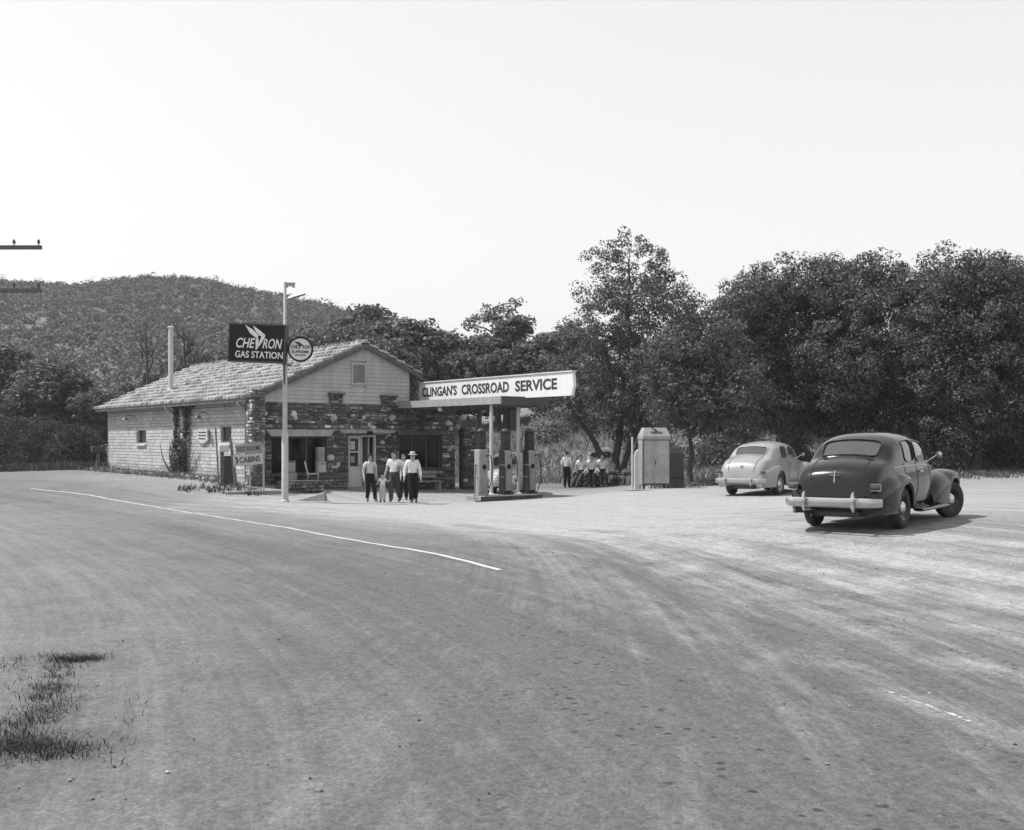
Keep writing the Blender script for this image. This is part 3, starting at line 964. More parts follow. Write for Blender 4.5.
# roof deck, fascia, tiles
OV = .42; OF = .08      # overhang at the back gable and at the front gable
b = MB()
b.prism([(-EV, EAVE_Z), (RIDGE_T, RIDGE_Z), (RIDGE_T + 2.66, RIDGE_Z - 2.66 * SL * 0.97), (RIDGE_T + 2.66, RIDGE_Z - 2.66 * SL * 0.97 - .1), (RIDGE_T, RIDGE_Z - .1), (-EV, EAVE_Z - .1)], -OF, LEN + OV)
rf = b.build('roof', 'dark_wood', st)
q = MB()
TW, TL = .34, .52
def tiles(t_of, flip):
    """rows of half-round tiles up one slope"""
    n_s = int((LEN + OF + OV) / TW)
    L_ = (RIDGE_T + EV + .05) if not flip else 2.72
    L_ = L_ * math.sqrt(1 + SL * SL)
    n_r = int(math.ceil(L_ / (TL * .88)))
    for r_ in range(n_r):
        for c in range(n_s + 1):
            s0 = -OF + c * TW + rng.uniform(-.012, .012)
            q.tint = rng.choice([.55, .75, .9, 1, 1.1, 1.2, 1.4])
            l0 = r_ * TL * .88 - .06 + rng.uniform(-.015, .015); l1 = l0 + TL
            if l1 > L_ + .12: l1 = L_ + .12
            lift = rng.uniform(.0, .012)
            P = []
            for (l, rad, up_) in ((l0, .128, .07 + lift), (l1, .10, .004)):
                dt = l / math.sqrt(1 + SL * SL)
                t_ = (-EV + dt) if not flip else (RIDGE_T + 2.66 - dt)
                zz = (EAVE_Z + SL * dt) if not flip else (RIDGE_Z - 2.66 * SL * 0.97 + SL * 0.97 * dt)
                for a_ in (0, 45, 90, 135, 180):
                    P.append((t_, s0 + TW / 2 + rad * math.cos(R(a_)), zz + up_ + rad * .95 * math.sin(R(a_))))
            q.add(P, [(i, i + 1, i + 6, i + 5) for i in range(4)] + [(0, 1, 2, 3, 4)])
tiles(None, False); tiles(None, True)
for k in range(int((LEN + OF + OV) / .42)):
    s0 = -OF + k * .42; q.tint = rng.uniform(.8, 1.2)
    P = []
    for (l, rad) in ((s0 - .02, .15), (s0 + .43, .13)):
        for a_ in (0, 45, 90, 135, 180): P.append((RIDGE_T + rad * math.cos(R(a_)), l, RIDGE_Z + .01 + rad * .8 * math.sin(R(a_))))
    q.add(P, [(i, i + 1, i + 6, i + 5) for i in range(4)] + [(0, 1, 2, 3, 4)])
o = q.build('roof_tiles', 'roof_tile_tint', rf, fix=False); tag(o, kind='stuff')
# rake boards
for (t0, z0_, t1, z1_) in ((-EV, EAVE_Z, RIDGE_T, RIDGE_Z), (RIDGE_T, RIDGE_Z, RIDGE_T + 2.66, RIDGE_Z - 2.66 * SL * 0.97)):
    m_ = MB(); m_.prism([(t0, z0_ - .02), (t1, z1_ - .02), (t1, z1_ - .2), (t0, z0_ - .2)], -OF - .05, -OF - .003)
    m_.build('rake_board', 'dark_wood', rf)
for s0 in (8.4, .62):
    m_ = MB(); m_.tube([(-.47, s0, EAVE_Z - .06), (-.46, s0, EAVE_Z - .16), (-.08, s0, EAVE_Z - .42), (-.08, s0, .35)], .05, 8); m_.build('downpipe', 'pole_paint', st, smooth=True, loc=(WT, 0, 0))
# corner buttress; sunlight on its left-face quoins painted in as pale stones
b = stone_wall(-.02, .5, Z0, 3.9, [], -.38, rng, light=.05)
c_ = stone_wall(-.38, .1, Z0, 3.9, [], -.02, rng, axis='y', light=.62, lmin=.2, lmax=.35)
b.v += c_.v; nb = len(b.t); b.f += [tuple(i + nb for i in f) for f in c_.f]; b.t += c_.t
b.tint = 1.0; b.box(.02, .49, -.35, .2, Z0, 3.88)
o = b.build('corner_buttress', 'stone_tint', st)
# stone stubs standing on the ledge
for (t0, t1, z0_, z1_) in ((3.33, 3.9, 3.46, 3.85), (5.67, 6.32, 3.46, 3.82)):
    b = stone_wall(t0, t1, z0_, z1_ - .07, [], -.12, rng, light=.02)
    b.tint = .6; b.box(t0 + .01, t1 - .01, -.1, .02, z0_, z1_ - .07); b.tint = .75; b.box(t0 - .05, t1 + .05, -.2, .02, z1_ - .07, z1_)
    b.build('ledge_stub', 'stone_tint', st)
# window and door dressings
b = MB(); b.add([(.62, -.16, 2.40), (3.5, -.16, 2.40), (3.34, -.16, 2.14), (.83, -.16, 2.14), (.62, .2, 2.40), (3.5, .2, 2.40), (3.34, .2, 2.14), (.83, .2, 2.14)],
                [(0, 3, 2, 1), (4, 5, 6, 7), (0, 1, 5, 4), (1, 2, 6, 5), (2, 3, 7, 6), (3, 0, 4, 7)])
b.build('lintel', 'light_wood', st)
b = MB(); b.add([(3.7, -.3, 2.36), (6.2, -.3, 2.36), (6.1, -.3, 2.28), (3.8, -.3, 2.28), (3.8, .2, 2.46), (6.1, .2, 2.46), (6.1, .2, 2.22), (3.8, .2, 2.22)],
                [(0, 3, 2, 1), (4, 5, 6, 7), (0, 1, 5, 4), (1, 2, 6, 5), (2, 3, 7, 6), (3, 0, 4, 7)])
b.build('door_hood', 'light_wood', st)
b = MB(); b.box(6.4, 8.85, -.1, .2, 2.2, 2.38); b.build('lintel', 'dark_wood', st)
def window(t0, t1, z0_, z1_, cols, rows, fm='dark_wood', y=.2):
    f = MB(); w = .06
    f.box(t0, t0 + w, y, y + .1, z0_, z1_); f.box(t1 - w, t1, y, y + .1, z0_, z1_); f.box(t0 + w, t1 - w, y, y + .1, z0_, z0_ + w); f.box(t0 + w, t1 - w, y, y + .1, z1_ - w, z1_)
    for i in range(1, cols):
        x = t0 + (t1 - t0) * i / cols; f.box(x - .025, x + .025, y + .01, y + .09, z0_ + w, z1_ - w)
    for i in range(1, rows):
        zz = z0_ + (z1_ - z0_) * i / rows; f.box(t0 + w, t1 - w, y + .013, y + .087, zz - .02, zz + .02)
    fo = f.build('window', fm, st)
    for i in range(cols):
        for j in range(rows):
            g_ = MB(); a0 = t0 + (t1 - t0) * i / cols + .03; a1 = t0 + (t1 - t0) * (i + 1) / cols - .03
            c0 = z0_ + (z1_ - z0_) * j / rows + .03; c1 = z0_ + (z1_ - z0_) * (j + 1) / rows - .03
            g_.box(a0, a1, y + .045, y + .051, c0, c1); g_.build('pane', 'window_glass', fo)
    sl = MB(); sl.box(t0 - .05, t1 + .05, y - .28, y + .02, z0_ - .06, z0_ - .003); sl.build('sill', 'dark_wood', fo)
    return fo
window(.95, 3.22, .68, 2.13, 3, 1)
window(6.58, 8.64, .80, 2.18, 3, 1)
# side windows in the block wall: sash, pane and white sill
for (s0, s1, c0, c1) in ((12.3, 13.5, 1.82, 2.5), (2.35, 3.4, 1.9, 2.52)):
    f = MB(); f.box(.1, .16, s0, s0 + .06, c0, c1); f.box(.1, .16, s1 - .06, s1, c0, c1); f.box(.1, .16, s0 + .06, s1 - .06, c0, c0 + .05); f.box(.1, .16, s0 + .06, s1 - .06, c1 - .05, c1)
    fo = f.build('window', 'dark_wood', st, loc=(WT, 0, 0))
    g_ = MB(); g_.box(.12, .128, s0 + .05, s1 - .05, c0 + .04, c1 - .04); g_.build('pane', 'window_dark', fo)
    sl = MB(); sl.box(-.09, .1, s0 - .06, s1 + .06, c0 - .09, c0 - .003); sl.build('sill', 'white_paint', fo)
# screen door leaf (left) and dark doorway (right)
d = MB(); T0, T1 = 4.23, 4.78
d.box(T0, T0 + .09, .12, .17, -.14, 2.18); d.box(T1 - .09, T1, .12, .17, -.14, 2.18); d.box(T0 + .09, T1 - .09, .12, .17, 2.06, 2.18); d.box(T0 + .09, T1 - .09, .121, .169, -.14, .95); d.box(T0 + .09, T1 - .09, .125, .165, 1.5, 1.56)
dr = d.build('door', 'white_paint', st)
g_ = MB(); g_.box(T0 + .09, T1 - .09, .14, .148, .95, 1.5); g_.build('pane', 'window_dark', dr)
g_ = MB(); g_.box(T0 + .09, T1 - .09, .14, .148, 1.56, 2.06); g_.build('pane', 'window_dark', dr)
g_ = MB(); g_.box(T0 + .12, T0 + .32, .128, .136, 1.62, 1.95); g_.build('notice', 'white_paint', dr)
g_ = MB(); g_.box(T0 + .12, T0 + .3, .128, .136, 1.1, 1.36); g_.build('notice', 'grey_paint', dr)
g_ = MB(); g_.box(T1 - .07, T1 - .03, .07, .12, .9, 1.05); g_.build('handle', 'dull_chrome', dr)
d = MB(); d.box(T1 + .005, T1 + .075, .08, .22, -.14, 2.2); d.box(5.40, 5.48, .08, .22, -.14, 2.2); d.box(T1 + .075, 5.40, .08, .22, 2.12, 2.2); d.box(5.25, 5.30, .3, .9, -.14, 2.1)
d.build('door_frame', 'white_paint', st)
m_ = MB(); m_.box(4.85, 5.1, -.33, -.29, 2.2, 2.36); m_.build('door_plate', 'sign_black', st)
m_ = MB(); m_.box(4.85, 5.2, -.05, .0, -.1, .45); o = m_.build('notice_board', 'grey_paint', st)
m_ = MB(); m_.box(4.2, 5.5, -.45, .1, -.3, -.09); m_.build('door_step', 'concrete', st)
# goods inside, dimly seen
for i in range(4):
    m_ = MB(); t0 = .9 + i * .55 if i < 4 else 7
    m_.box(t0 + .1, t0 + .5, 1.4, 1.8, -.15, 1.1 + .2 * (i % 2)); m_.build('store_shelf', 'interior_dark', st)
m_ = MB(); m_.box(6.9, 7.3, 1.2, 1.6, -.15, 1.75); m_.build('store_shelf', 'dark_wood', st)
# archway wall right of the bay: narrow gap and stone pier with a rounded head
b = stone_wall(9.72, 10.45, Z0, 2.55, [], -.02, rng, light=.05)
b.tint = .6; b.box(9.74, 10.43, 0, .4, Z0, 2.55)
for k in range(9):
    a_ = R(180 - k * 22.5); b.tint = rng.choice([.6, .9, 1.2, 2.2])
    b.rock((9.95 + .5 * math.cos(a_), .12, 2.55 + .42 * math.sin(a_)), .19, rng, .9)
b.tint = .7; b.box(9.55, 10.35, .05, .35, 2.5, 2.85)
b.build('arch_pier', 'stone_tint', st)
b = MB(); b.box(9.25, 9.8, .1, .35, 2.62, 2.9); b.build('arch_head', 'stone_mortar', st)
# stove pipe standing on the roof
m_ = MB(); m_.lathe([(.17, -.1), (.17, .12), (.115, .16), (.105, 2.95), (.12, 2.96), (.12, 3.0), (.155, 3.01), (.155, 3.05), (.02, 3.1)], 16)
m_.build('stove_pipe', 'white_paint', rf, smooth=True, loc=(1.25, 11.7, 4.2))
# gooseneck wall lamps
for (s0, z0_) in ((13.9, 3.0), (4.7, 2.95)):
    m_ = MB(); m_.tube([(0, s0, z0_ + .12), (-.22, s0, z0_ + .2), (-.4, s0, z0_ + .12), (-.46, s0, z0_)], .016, 6)
    m_.lathe([(.03, .1), (.05, .08), (.17, -.02), (.165, -.03), (.04, .05)], 14, Matrix.Translation((-.46, s0, z0_ - .03)))
    m_.build('wall_lamp', 'dark_metal', st, smooth=True, loc=(WT, 0, 0))
# shield plaque on the side wall
m_ = MB(); poly = [(0, .0), (.25, -.1), (.62, -.17), (.98, -.1), (1.24, 0), (1.22, .45), (1.0, .52), (.62, .47), (.25, .52), (.02, .45)]
MM = Matrix.Translation((-.06, 5.75, 1.97)) @ Matrix.Rotation(R(-90), 4, 'Z')
m_.prism(poly, -.02, .03, MM); pq = m_.build('shield_plaque', 'grey_paint', st, loc=(WT, 0, 0))
m_ = MB(); m_.prism([(x * .9 + .06, z * .86 + .03) for x, z in poly], -.035, -.02, MM); m_.build('plaque_face', 'cloth_pale', pq)
for k in range(3):
    m_ = MB(); m_.box(.2, 1.05 - .1 * (k == 2), -.042, -.03, .32 - k * .13, .37 - k * .13, MM); m_.build('plaque_line', 'dark_metal', pq)

# ------------------------------------------------------------------ canopy
cp = empty('canopy', bw(6.42, 0, 0), RB)
tag(cp, 'flat-roofed canopy reaching from the stone front out over the fuel pumps', 'canopy')
CW, CLn = 2.25, 7.1
b = MB(); b.box(0.06, CW - .06, -CLn + .06, -.06, 3.33, 3.5); b.build('roof_slab', 'fascia_dark', cp)
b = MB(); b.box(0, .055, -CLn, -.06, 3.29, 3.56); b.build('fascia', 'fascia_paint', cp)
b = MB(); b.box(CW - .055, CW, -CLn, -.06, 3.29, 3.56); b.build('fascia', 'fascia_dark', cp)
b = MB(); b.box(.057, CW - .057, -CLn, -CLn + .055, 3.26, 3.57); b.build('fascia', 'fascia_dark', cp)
for k in range(9):
    b = MB(); y = -.5 - k * .78; b.box(.06, CW - .06, y - .04, y + .04, 3.2, 3.328); b.build('rafter', 'dark_wood', cp)
for (t, s) in ((.2, -6.28), (1.42, -6.28)):
    b = MB(); b.tube([(t, s, -.0), (t, s, 3.32)], .065, 12); b.lathe([(.13, 0), (.13, .05), (.07, .08)], 12, Matrix.Translation((t, s, .0))); b.build('post', 'white_paint', cp, smooth=True)
b = MB(); b.lathe([(.02, .12), (.07, .1), (.1, .02), (.08, -.04), (.0, -.07)], 12, Matrix.Translation((.2, -2.9, 3.17))); b.build('canopy_lamp', 'headlamp_glass', cp, smooth=True)
b = MB(); b.box(1.15, 1.75, -5.95, -5.7, 2.35, 3.18); o = b.build('hanging_case', 'dark_metal', cp)
b = MB(); b.box(1.2, 1.7, -5.962, -5.952, 2.42, 3.1); b.build('case_glass', 'window_dark', o)
b = MB(); b.tube([(2.0, -3.0, -.1), (2.0, -3.0, 3.3)], .09, 10); b.build('post', 'dark_wood', cp, smooth=True)

# long sign standing on the canopy
cs = empty('canopy_sign', bw(7.6, 0, 3.5), RB)
tag(cs, 'long white board sign in black capitals on top of the canopy', 'sign')
MS = Matrix.Rotation(R(-90), 4, 'Z')          # board frame: x runs out from the building, -y faces the road
SLN = 9.75
b = MB(); b.prism([(.0, .03), (SLN - .05, .03), (SLN + .06, .4), (SLN, .84), (-.12, .84), (-.12, .25)], -.06, .06, MS)
bd = b.build('board', 'sign_white', cs)
b = MB(); b.box(-.14, SLN + .02, -.1, .1, .845, .89, MS); b.build('cap_rail', 'white_paint', cs)
for x in (1.2, 3.6, 6.2):
    b = MB(); b.box(x - .03, x + .03, .065, .13, .02, .82, MS); b.build('stay', 'dark_wood', cs)
    b = MB(); b.tube([tuple(MS @ Vector((x, .1, .7))), tuple(MS @ Vector((x, .75, .08)))], .02, 6); b.build('brace', 'dark_metal', cs)
for (wd, x0, w_) in (("CLINGAN'S", .14, 2.55), ("CROSSROAD", 3.02, 3.1), ("SERVICE", 6.5, 2.42)):
    text(wd, 'lettering', 'lettering_dark', bd, w_, .40, MS @ Matrix.Translation((x0, -.062, .27)), bold=.03)

# ------------------------------------------------------------------ sign pole, box sign, round sign
px, py_ = (285 - 510) / 1100 * 36.5, 36.5
pz = gzf(px, py_)
sp = empty('sign_pole', (px, py_, pz))
tag(sp, 'tall pale steel pole carrying the signs in front of the stone wall', 'pole')
b = MB(); b.lathe([(.15, -.3), (.15, .03), (.115, .06), (.11, 2.25), (.085, 2.3)], 16); b.build('pole_base', 'pole_paint', sp, smooth=True)
b = MB(); b.lathe([(.08, 2.25), (.078, 5.8), (.055, 5.84), (.05, 7.25), (.03, 7.3)], 14); b.build('pole_shaft', 'pole_paint', sp, smooth=True)
# flat floodlight and small cross-arm at the top
b = MB(); b.add([(.1, -.2, 6.50), (.68, -.16, 6.68), (.68, .16, 6.68), (.1, .2, 6.50), (.16, -.12, 6.60), (.62, -.1, 6.73), (.62, .1, 6.73), (.16, .12, 6.60)],
                [(3, 2, 1, 0), (4, 5, 6, 7), (0, 1, 5, 4), (1, 2, 6, 5), (2, 3, 7, 6), (3, 0, 4, 7)])
b.tube([(0, 0, 6.45), (.2, 0, 6.58)], .022, 6); b.v = [(x, y, z + .2) for x, y, z in b.v]; b.build('floodlight', 'galvanised', sp)
b = MB(); b.box(.0, .34, -.03, .03, 6.98, 7.02); b.box(.02, .1, -.05, .05, 6.86, 6.98); b.box(.24, .32, -.05, .05, 6.86, 6.98); b.box(.12, .22, -.02, .02, 6.9, 6.98); b.v = [(x, y, z + .24) for x, y, z in b.v]; b.build('insulator_arm', 'grey_paint', sp)
b = MB(); b.box(-.02, .02, -.14, -.08, 3.9, 5.5); b.box(.08, .22, -.03, .03, 4.5, 4.55); b.box(.08, .22, -.03, .03, 5.1, 5.15); b.build('sign_bracket', 'dark_metal', sp)
M0 = Matrix.Translation((px, py_ - .2, pz))
rz_s = R(3)
ss = empty('box_sign', (px + .06, py_ - .22, pz + 4.58), R(-6))
tag(ss, 'black rectangular box sign with white slanted lettering and winged emblem on the pole', 'sign')
tilt = Matrix.Rotation(R(2.6), 4, 'Y')
W, H = 1.92, 1.22
b = MB(); b.bevbox(-W, 0, -.12, .12, 0, H, .02, tilt); b.build('cabinet', 'sign_black', ss)
b = MB()
for (a0, a1, c0, c1) in ((-W - .02, .02, -.03, .02), (-W - .02, .02, H - .02, H + .03), (-W - .02, -W + .03, .02, H - .02), (-.03, .02, .02, H - .02)):
    b.box(a0, a1, -.135, .135, c0, c1, tilt)
b.build('trim_frame', 'dark_metal', ss)
yf = -.122
text('CHE', 'lettering', 'lettering_light', ss, .64, .33, tilt @ Matrix.Translation((-1.66, yf, .44)), shear=.25, bold=.012)
text('RON', 'lettering', 'lettering_light', ss, .66, .33, tilt @ Matrix.Translation((-.76, yf, .44)), shear=.25, bold=.012)
text('GAS STATION', 'lettering', 'lettering_light', ss, 1.62, .225, tilt @ Matrix.Translation((-1.68, yf, .115)), bold=.012)
V_ = [(-.98, .36), (-.95, .80), (-1.28, 1.02), (-1.36, 1.17), (-1.1, 1.02), (-.88, .87), (-.86, .80)]
b = MB()
def poly_plate(b, pts, y0, y1, M): b.prism(pts, y0, y1, M)
poly_plate(b, [(-.985, .36), (-1.0, .72), (-.92, .80), (-.9, .66)], yf - .012, yf, tilt)
poly_plate(b, [(-1.38, 1.2), (-1.10, 1.04), (-.91, .86), (-.96, .76), (-1.02, .80), (-1.2, .93)], yf - .013, yf, tilt)
poly_plate(b, [(-1.12, 1.19), (-.86, 1.02), (-.68, .88), (-.7, .8), (-.88, .86), (-1.0, .98)], yf - .014, yf, tilt)
poly_plate(b, [(-.985, .36), (-.9, .6), (-.8, .84), (-.69, .82), (-.8, .62)], yf - .011, yf, tilt)
b.build('winged_emblem', 'lettering_light', ss)
rs_ = empty('round_sign', (px + .53, py_ - .1, pz + 5.04), R(6))
tag(rs_, 'round white enamel sign with dark rim hung beside the pole', 'sign')
MR = Matrix.Rotation(R(90), 4, 'X')
b = MB(); b.lathe([(0, -.03), (.40, -.03), (.40, .03), (0, .03)], 40, MR); b.build('disc', 'sign_white', rs_, smooth=True)
b = MB(); b.lathe([(.36, -.045), (.42, -.045), (.42, .045), (.36, .045)], 40, MR, close=True); b.build('rim', 'sign_black', rs_, smooth=True)
b = MB(); b.box(-.42, -.34, -.02, .02, .1, .14); b.build('bracket', 'dark_metal', rs_)
for (wd, x0, z0_, w_, h_) in (('CHE', -.31, .02, .24, .12), ('RON', .07, .02, .25, .12), ('SUPREME', -.28, -.13, .56, .09), ('GASOLINE', -.17, -.22, .34, .05)):
    text(wd, 'lettering', 'lettering_dark', rs_, w_, h_, Matrix.Translation((x0, -.035, z0_)), shear=.2 if wd in ('CHE', 'RON') else 0, bold=.02)
b = MB(); b.prism([(-.04, -.04), (-.05, .13), (-.2, .26), (-.05, .24), (.07, .16), (.06, .1), (.0, .1)], -.045, -.03); b.build('winged_emblem', 'lettering_dark', rs_)

# ------------------------------------------------------------------ pump island and fuel pumps
ic = bw(8.9, -6.3, 0); isz = -.14
il = empty('pump_island', (ic[0], ic[1], isz), RB)
tag(il, 'raised concrete island under the fuel pumps', 'kerb')
b = MB(); b.bevbox(-1.35, 1.35, -.42, .5, -.2, .17, .03); b.build('island_slab', 'concrete', il)
b = MB(); b.bevbox(-1.36, 1.36, -.435, -.422, -.1, .14, .005); b.build('island_edge', 'dark_metal', il)
# move the island so that the row of pumps stands where the photograph has it
ctr = at(505, 39.3)
il.location = (ctr[0], ctr[1], isz + .02)
def pump(tt, label, side, head, face):
    base = il.location + Vector((.8 * tt, .6 * tt, 0))
    p = empty('fuel_pump', (base.x, base.y, il.location.z + .17), RB)
    tag(p, label, 'fuel pump', 'fuel pumps in a row on the island')
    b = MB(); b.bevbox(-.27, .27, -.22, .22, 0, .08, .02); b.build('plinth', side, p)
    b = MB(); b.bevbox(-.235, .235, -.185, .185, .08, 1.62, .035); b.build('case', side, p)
    b = MB(); b.bevbox(-.19, .19, -.205, -.18, .14, 1.58, .012); b.build('front_panel', face, p)
    b = MB(); b.bevbox(-.19, .19, .18, .205, .14, 1.58, .012); b.build('back_panel', face, p)
    b = MB(); b.bevbox(-.17, .17, -.15, .15, 1.62, 2.24, .04); h_ = b.build('head', head, p)
    Mx = Matrix.Translation((0, -.153, 1.98)) @ Matrix.Rotation(R(90), 4, 'X')
    b = MB(); b.lathe([(.125, -.012), (.138, .012), (.12, .02), (.118, .0)], 24, Mx, close=True); b.build('dial_rim', 'dark_metal', h_, smooth=True)
    b = MB(); b.lathe([(0, -.003), (.118, -.003), (.118, .006), (0, .006)], 24, Mx); b.build('dial_glass', 'window_dark', h_)
    b = MB(); b.tube([(0, -.163, 1.98), (.04, -.163, 2.05)], .006, 5); b.build('dial_hand', 'grey_paint', h_)
    b = MB(); b.bevbox(-.2, .2, -.18, .18, 2.24, 2.28, .015); b.lathe([(.17, 2.28), (.14, 2.33), (.05, 2.36), (0.0, 2.365)], 20); b.build('cap', 'dark_metal' if head != 'grey_paint' else 'white_paint', p, smooth=True)
    b = MB(); b.lathe([(0, -.02), (.09, -.02), (.09, .03), (0, .03)], 20, Matrix.Translation((.02, -.21, 1.0)) @ Matrix.Rotation(R(90), 4, 'X')); b.build('price_plate', 'sign_black', p)
    b = MB(); b.box(.235, .30, -.07, .07, 1.2, 1.44); b.build('nozzle_boot', 'dark_metal', p)
    hs = [(.1, -.2, 1.36), (.24, -.27, 1.44), (.38, -.28, 1.3), (.44, -.28, .95), (.4, -.29, .5), (.22, -.31, .14), (-.05, -.33, .02), (-.18, -.29, .08), (-.2, -.24, .4), (-.16, -.215, 1.0)] if tt > -.5 else \
         [(.1, -.2, 1.36), (.26, -.27, 1.42), (.36, -.28, 1.2), (.36, -.3, .7), (.2, -.36, .3), (-.1, -.5, -.02), (-.45, -.6, -.16), (-.62, -.5, -.17), (-.55, -.3, -.1), (-.40, -.1, .25), (-.30, .0, .75), (-.285, .0, 1.1)]
    c = polyline3(hs, 40)
    b = MB(); b.tube(c, .02, 7); b.build('hose', 'black_rubber', p, smooth=True)
    b = MB(); b.tube([(.27, 0, 1.42), (.33, -.03, 1.36), (.34, -.08, 1.22)], [.026, .022, .012], 8); b.build('nozzle', 'dull_chrome', p, smooth=True)
    b = MB(); b.box(-.236, .236, -.19, .19, 1.05, 1.075); b.box(-.236, .236, -.19, .19, .62, .64); b.build('chrome_band', 'dull_chrome', p)
    p.scale = (.80, .86, 1)
    return p
def polyline3(P, n):
    P = [Vector(p) for p in P]; out = []
    m = len(P) - 1
    for k in range(n + 1):
        u = k / n * m; i = min(int(u), m - 1); t = u - i
        p0, p1, p2, p3 = P[max(i - 1, 0)], P[i], P[i + 1], P[min(i + 2, m)]
        out.append(.5 * ((2 * p1) + (-p0 + p2) * t + (2 * p0 - 5 * p1 + 4 * p2 - p3) * t * t + (-p0 + 3 * p1 - 3 * p2 + p3) * t ** 3))
    return out
pump(-1.05, 'pale fuel pump at the island end closest to the walking people', 'fascia_paint', 'pump_dark', 'pump_paint')
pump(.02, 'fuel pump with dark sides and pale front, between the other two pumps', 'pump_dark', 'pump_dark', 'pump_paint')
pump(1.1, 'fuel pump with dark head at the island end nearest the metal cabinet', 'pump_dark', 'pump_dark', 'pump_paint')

# ------------------------------------------------------------------ metal oil cabinet beside the apron
ca = at(654, 39.0)
cb = empty('oil_cabinet', ca, R(8))
tag(cb, 'upright sheet metal oil cabinet with sloped lettered top, beside the apron', 'cabinet')
b = MB(); b.bevbox(-.5, .5, -.32, .32, .14, 1.72, .025); b.build('case', 'galvanised', cb)
b = MB(); b.box(-.46, .46, -.334, -.322, .2, 1.66); b.build('door', 'galvanised', cb)
b = MB(); b.add([(-.5, -.34, 1.74), (.5, -.34, 1.74), (.5, .34, 1.74), (-.5, .34, 1.74), (-.5, -.34, 1.86), (.5, -.34, 1.86), (.5, .34, 1.86), (-.5, .34, 1.86), (-.40, -.2, 2.16), (.40, -.2, 2.16), (.40, .2, 2.16), (-.40, .2, 2.16)],
                [(0, 3, 2, 1), (0, 1, 5, 4), (1, 2, 6, 5), (2, 3, 7, 6), (3, 0, 4, 7), (4, 5, 9, 8), (5, 6, 10, 9), (6, 7, 11, 10), (7, 4, 8, 11), (8, 9, 10, 11)])
tp = b.build('sloped_top', 'grey_paint', cb)
MT = Matrix.Translation((-.2, -.303, 1.95)) @ Matrix.Rotation(R(-25), 4, 'X')
text('CHEVRON', 'lettering', 'lettering_dark', tp, .42, .09, MT, shear=.2, bold=.02)
b = MB(); b.prism([(.17, .02), (.15, .14), (.02, .24), (.14, .2), (.25, .12), (.24, .09)], -.012, 0, MT); b.build('winged_emblem', 'lettering_dark', tp)
b = MB(); b.box(-.5, .5, -.325, .325, 1.715, 1.745); b.box(-.505, -.46, -.338, -.32, .14, 1.72); b.box(.46, .505, -.338, -.32, .14, 1.72); b.box(-.46, .46, -.338, -.335, .14, .2); b.build('band', 'dark_metal', cb)
for sx in (-.44, .44):
    for sy in (-.26, .26):
        b = MB(); b.box(sx - .04, sx + .04, sy - .04, sy + .04, -.08, .145); b.build('leg', 'dark_metal', cb)
b = MB(); b.box(-.05, -.02, -.36, -.335, .85, 1.0); b.build('handle', 'dark_metal', cb)
c2 = at(677, 40.2)
d2 = empty('storage_bin', c2, R(8))
tag(d2, 'low dark painted metal bin standing behind the oil cabinet', 'bin')
b = MB(); b.bevbox(-.36, .16, -.35, .35, -.05, 1.25, .03); b.build('case', 'dark_metal', d2)
b = MB(); b.add([(-.36, -.36, 1.26), (.17, -.36, 1.26), (.17, .36, 1.26), (-.36, .36, 1.26), (-.3, -.28, 1.5), (.08, -.28, 1.5), (.08, .28, 1.5), (-.3, .28, 1.5)],
                [(0, 3, 2, 1), (0, 1, 5, 4), (1, 2, 6, 5), (2, 3, 7, 6), (3, 0, 4, 7), (4, 5, 6, 7)]); b.build('lid', 'dark_metal', d2)
b = MB(); b.box(-.36, .16, -.362, -.352, .35, .4); b.build('band', 'black_rubber', d2)
c3 = at(634, 39.2)
wp = empty('white_post', c3)
tag(wp, 'thin white post with a narrow pale panel beside the oil cabinet', 'post')
b = MB(); b.tube([(-.06, 0, -.1), (-.06, 0, 1.88)], .035, 8); b.build('post', 'white_paint', wp, smooth=True)
b = MB(); b.add([(.03, -.05, -.05), (.25, -.05, -.05), (.25, -.05, 1.55), (.22, -.05, 1.5), (.08, -.05, 1.35), (.03, -.05, 1.2), (.03, .3, -.05), (.25, .3, -.05), (.25, .3, 1.55), (.22, .3, 1.5), (.08, .3, 1.35), (.03, .3, 1.2)],
                [(0, 1, 2, 3, 4, 5), (11, 10, 9, 8, 7, 6), (0, 6, 7, 1), (1, 7, 8, 2), (2, 8, 9, 3), (3, 9, 10, 4), (4, 10, 11, 5), (5, 11, 6, 0)]); b.build('panel', 'white_paint', wp)

# ------------------------------------------------------------------ things along the side wall and front
# rest rooms / cabins board
rs0 = at(252, 39.2)
rb = empty('direction_sign', (rs0[0], rs0[1], rs0[2]), R(22))
tag(rb, 'weathered two-board hand painted sign for cabins by the stone corner', 'sign')
zb = 2 + (440 - 465) * 39.2 / 1100 - rs0[2]
tl_ = Matrix.Rotation(R(-5), 4, 'Y')
b = MB(); b.box(-.54, .5, -.02, .02, zb, zb + .40, tl_); b1 = b.build('board', 'cloth_pale', rb)
b = MB(); b.box(-.44, .5, -.02, .02, zb + .43, zb + .76, tl_); b2 = b.build('board', 'grey_paint', rb)
text('CABINS', 'lettering', 'lettering_dark', b1, .72, .21, tl_ @ Matrix.Translation((-.34, -.022, zb + .1)), bold=.02)
b = MB(); b.prism([(-.5, .03), (-.4, .1), (-.38, .2), (-.42, .29), (-.5, .33), (-.47, .27), (-.44, .2), (-.45, .1)], -.03, -.02, tl_ @ Matrix.Translation((0, 0, zb + .02))); b.build('arrow_mark', 'lettering_dark', b1)
text('REST ROOMS', 'lettering', 'lettering_dark', b2, .82, .17, tl_ @ Matrix.Translation((-.38, -.022, zb + .5)), bold=.01)
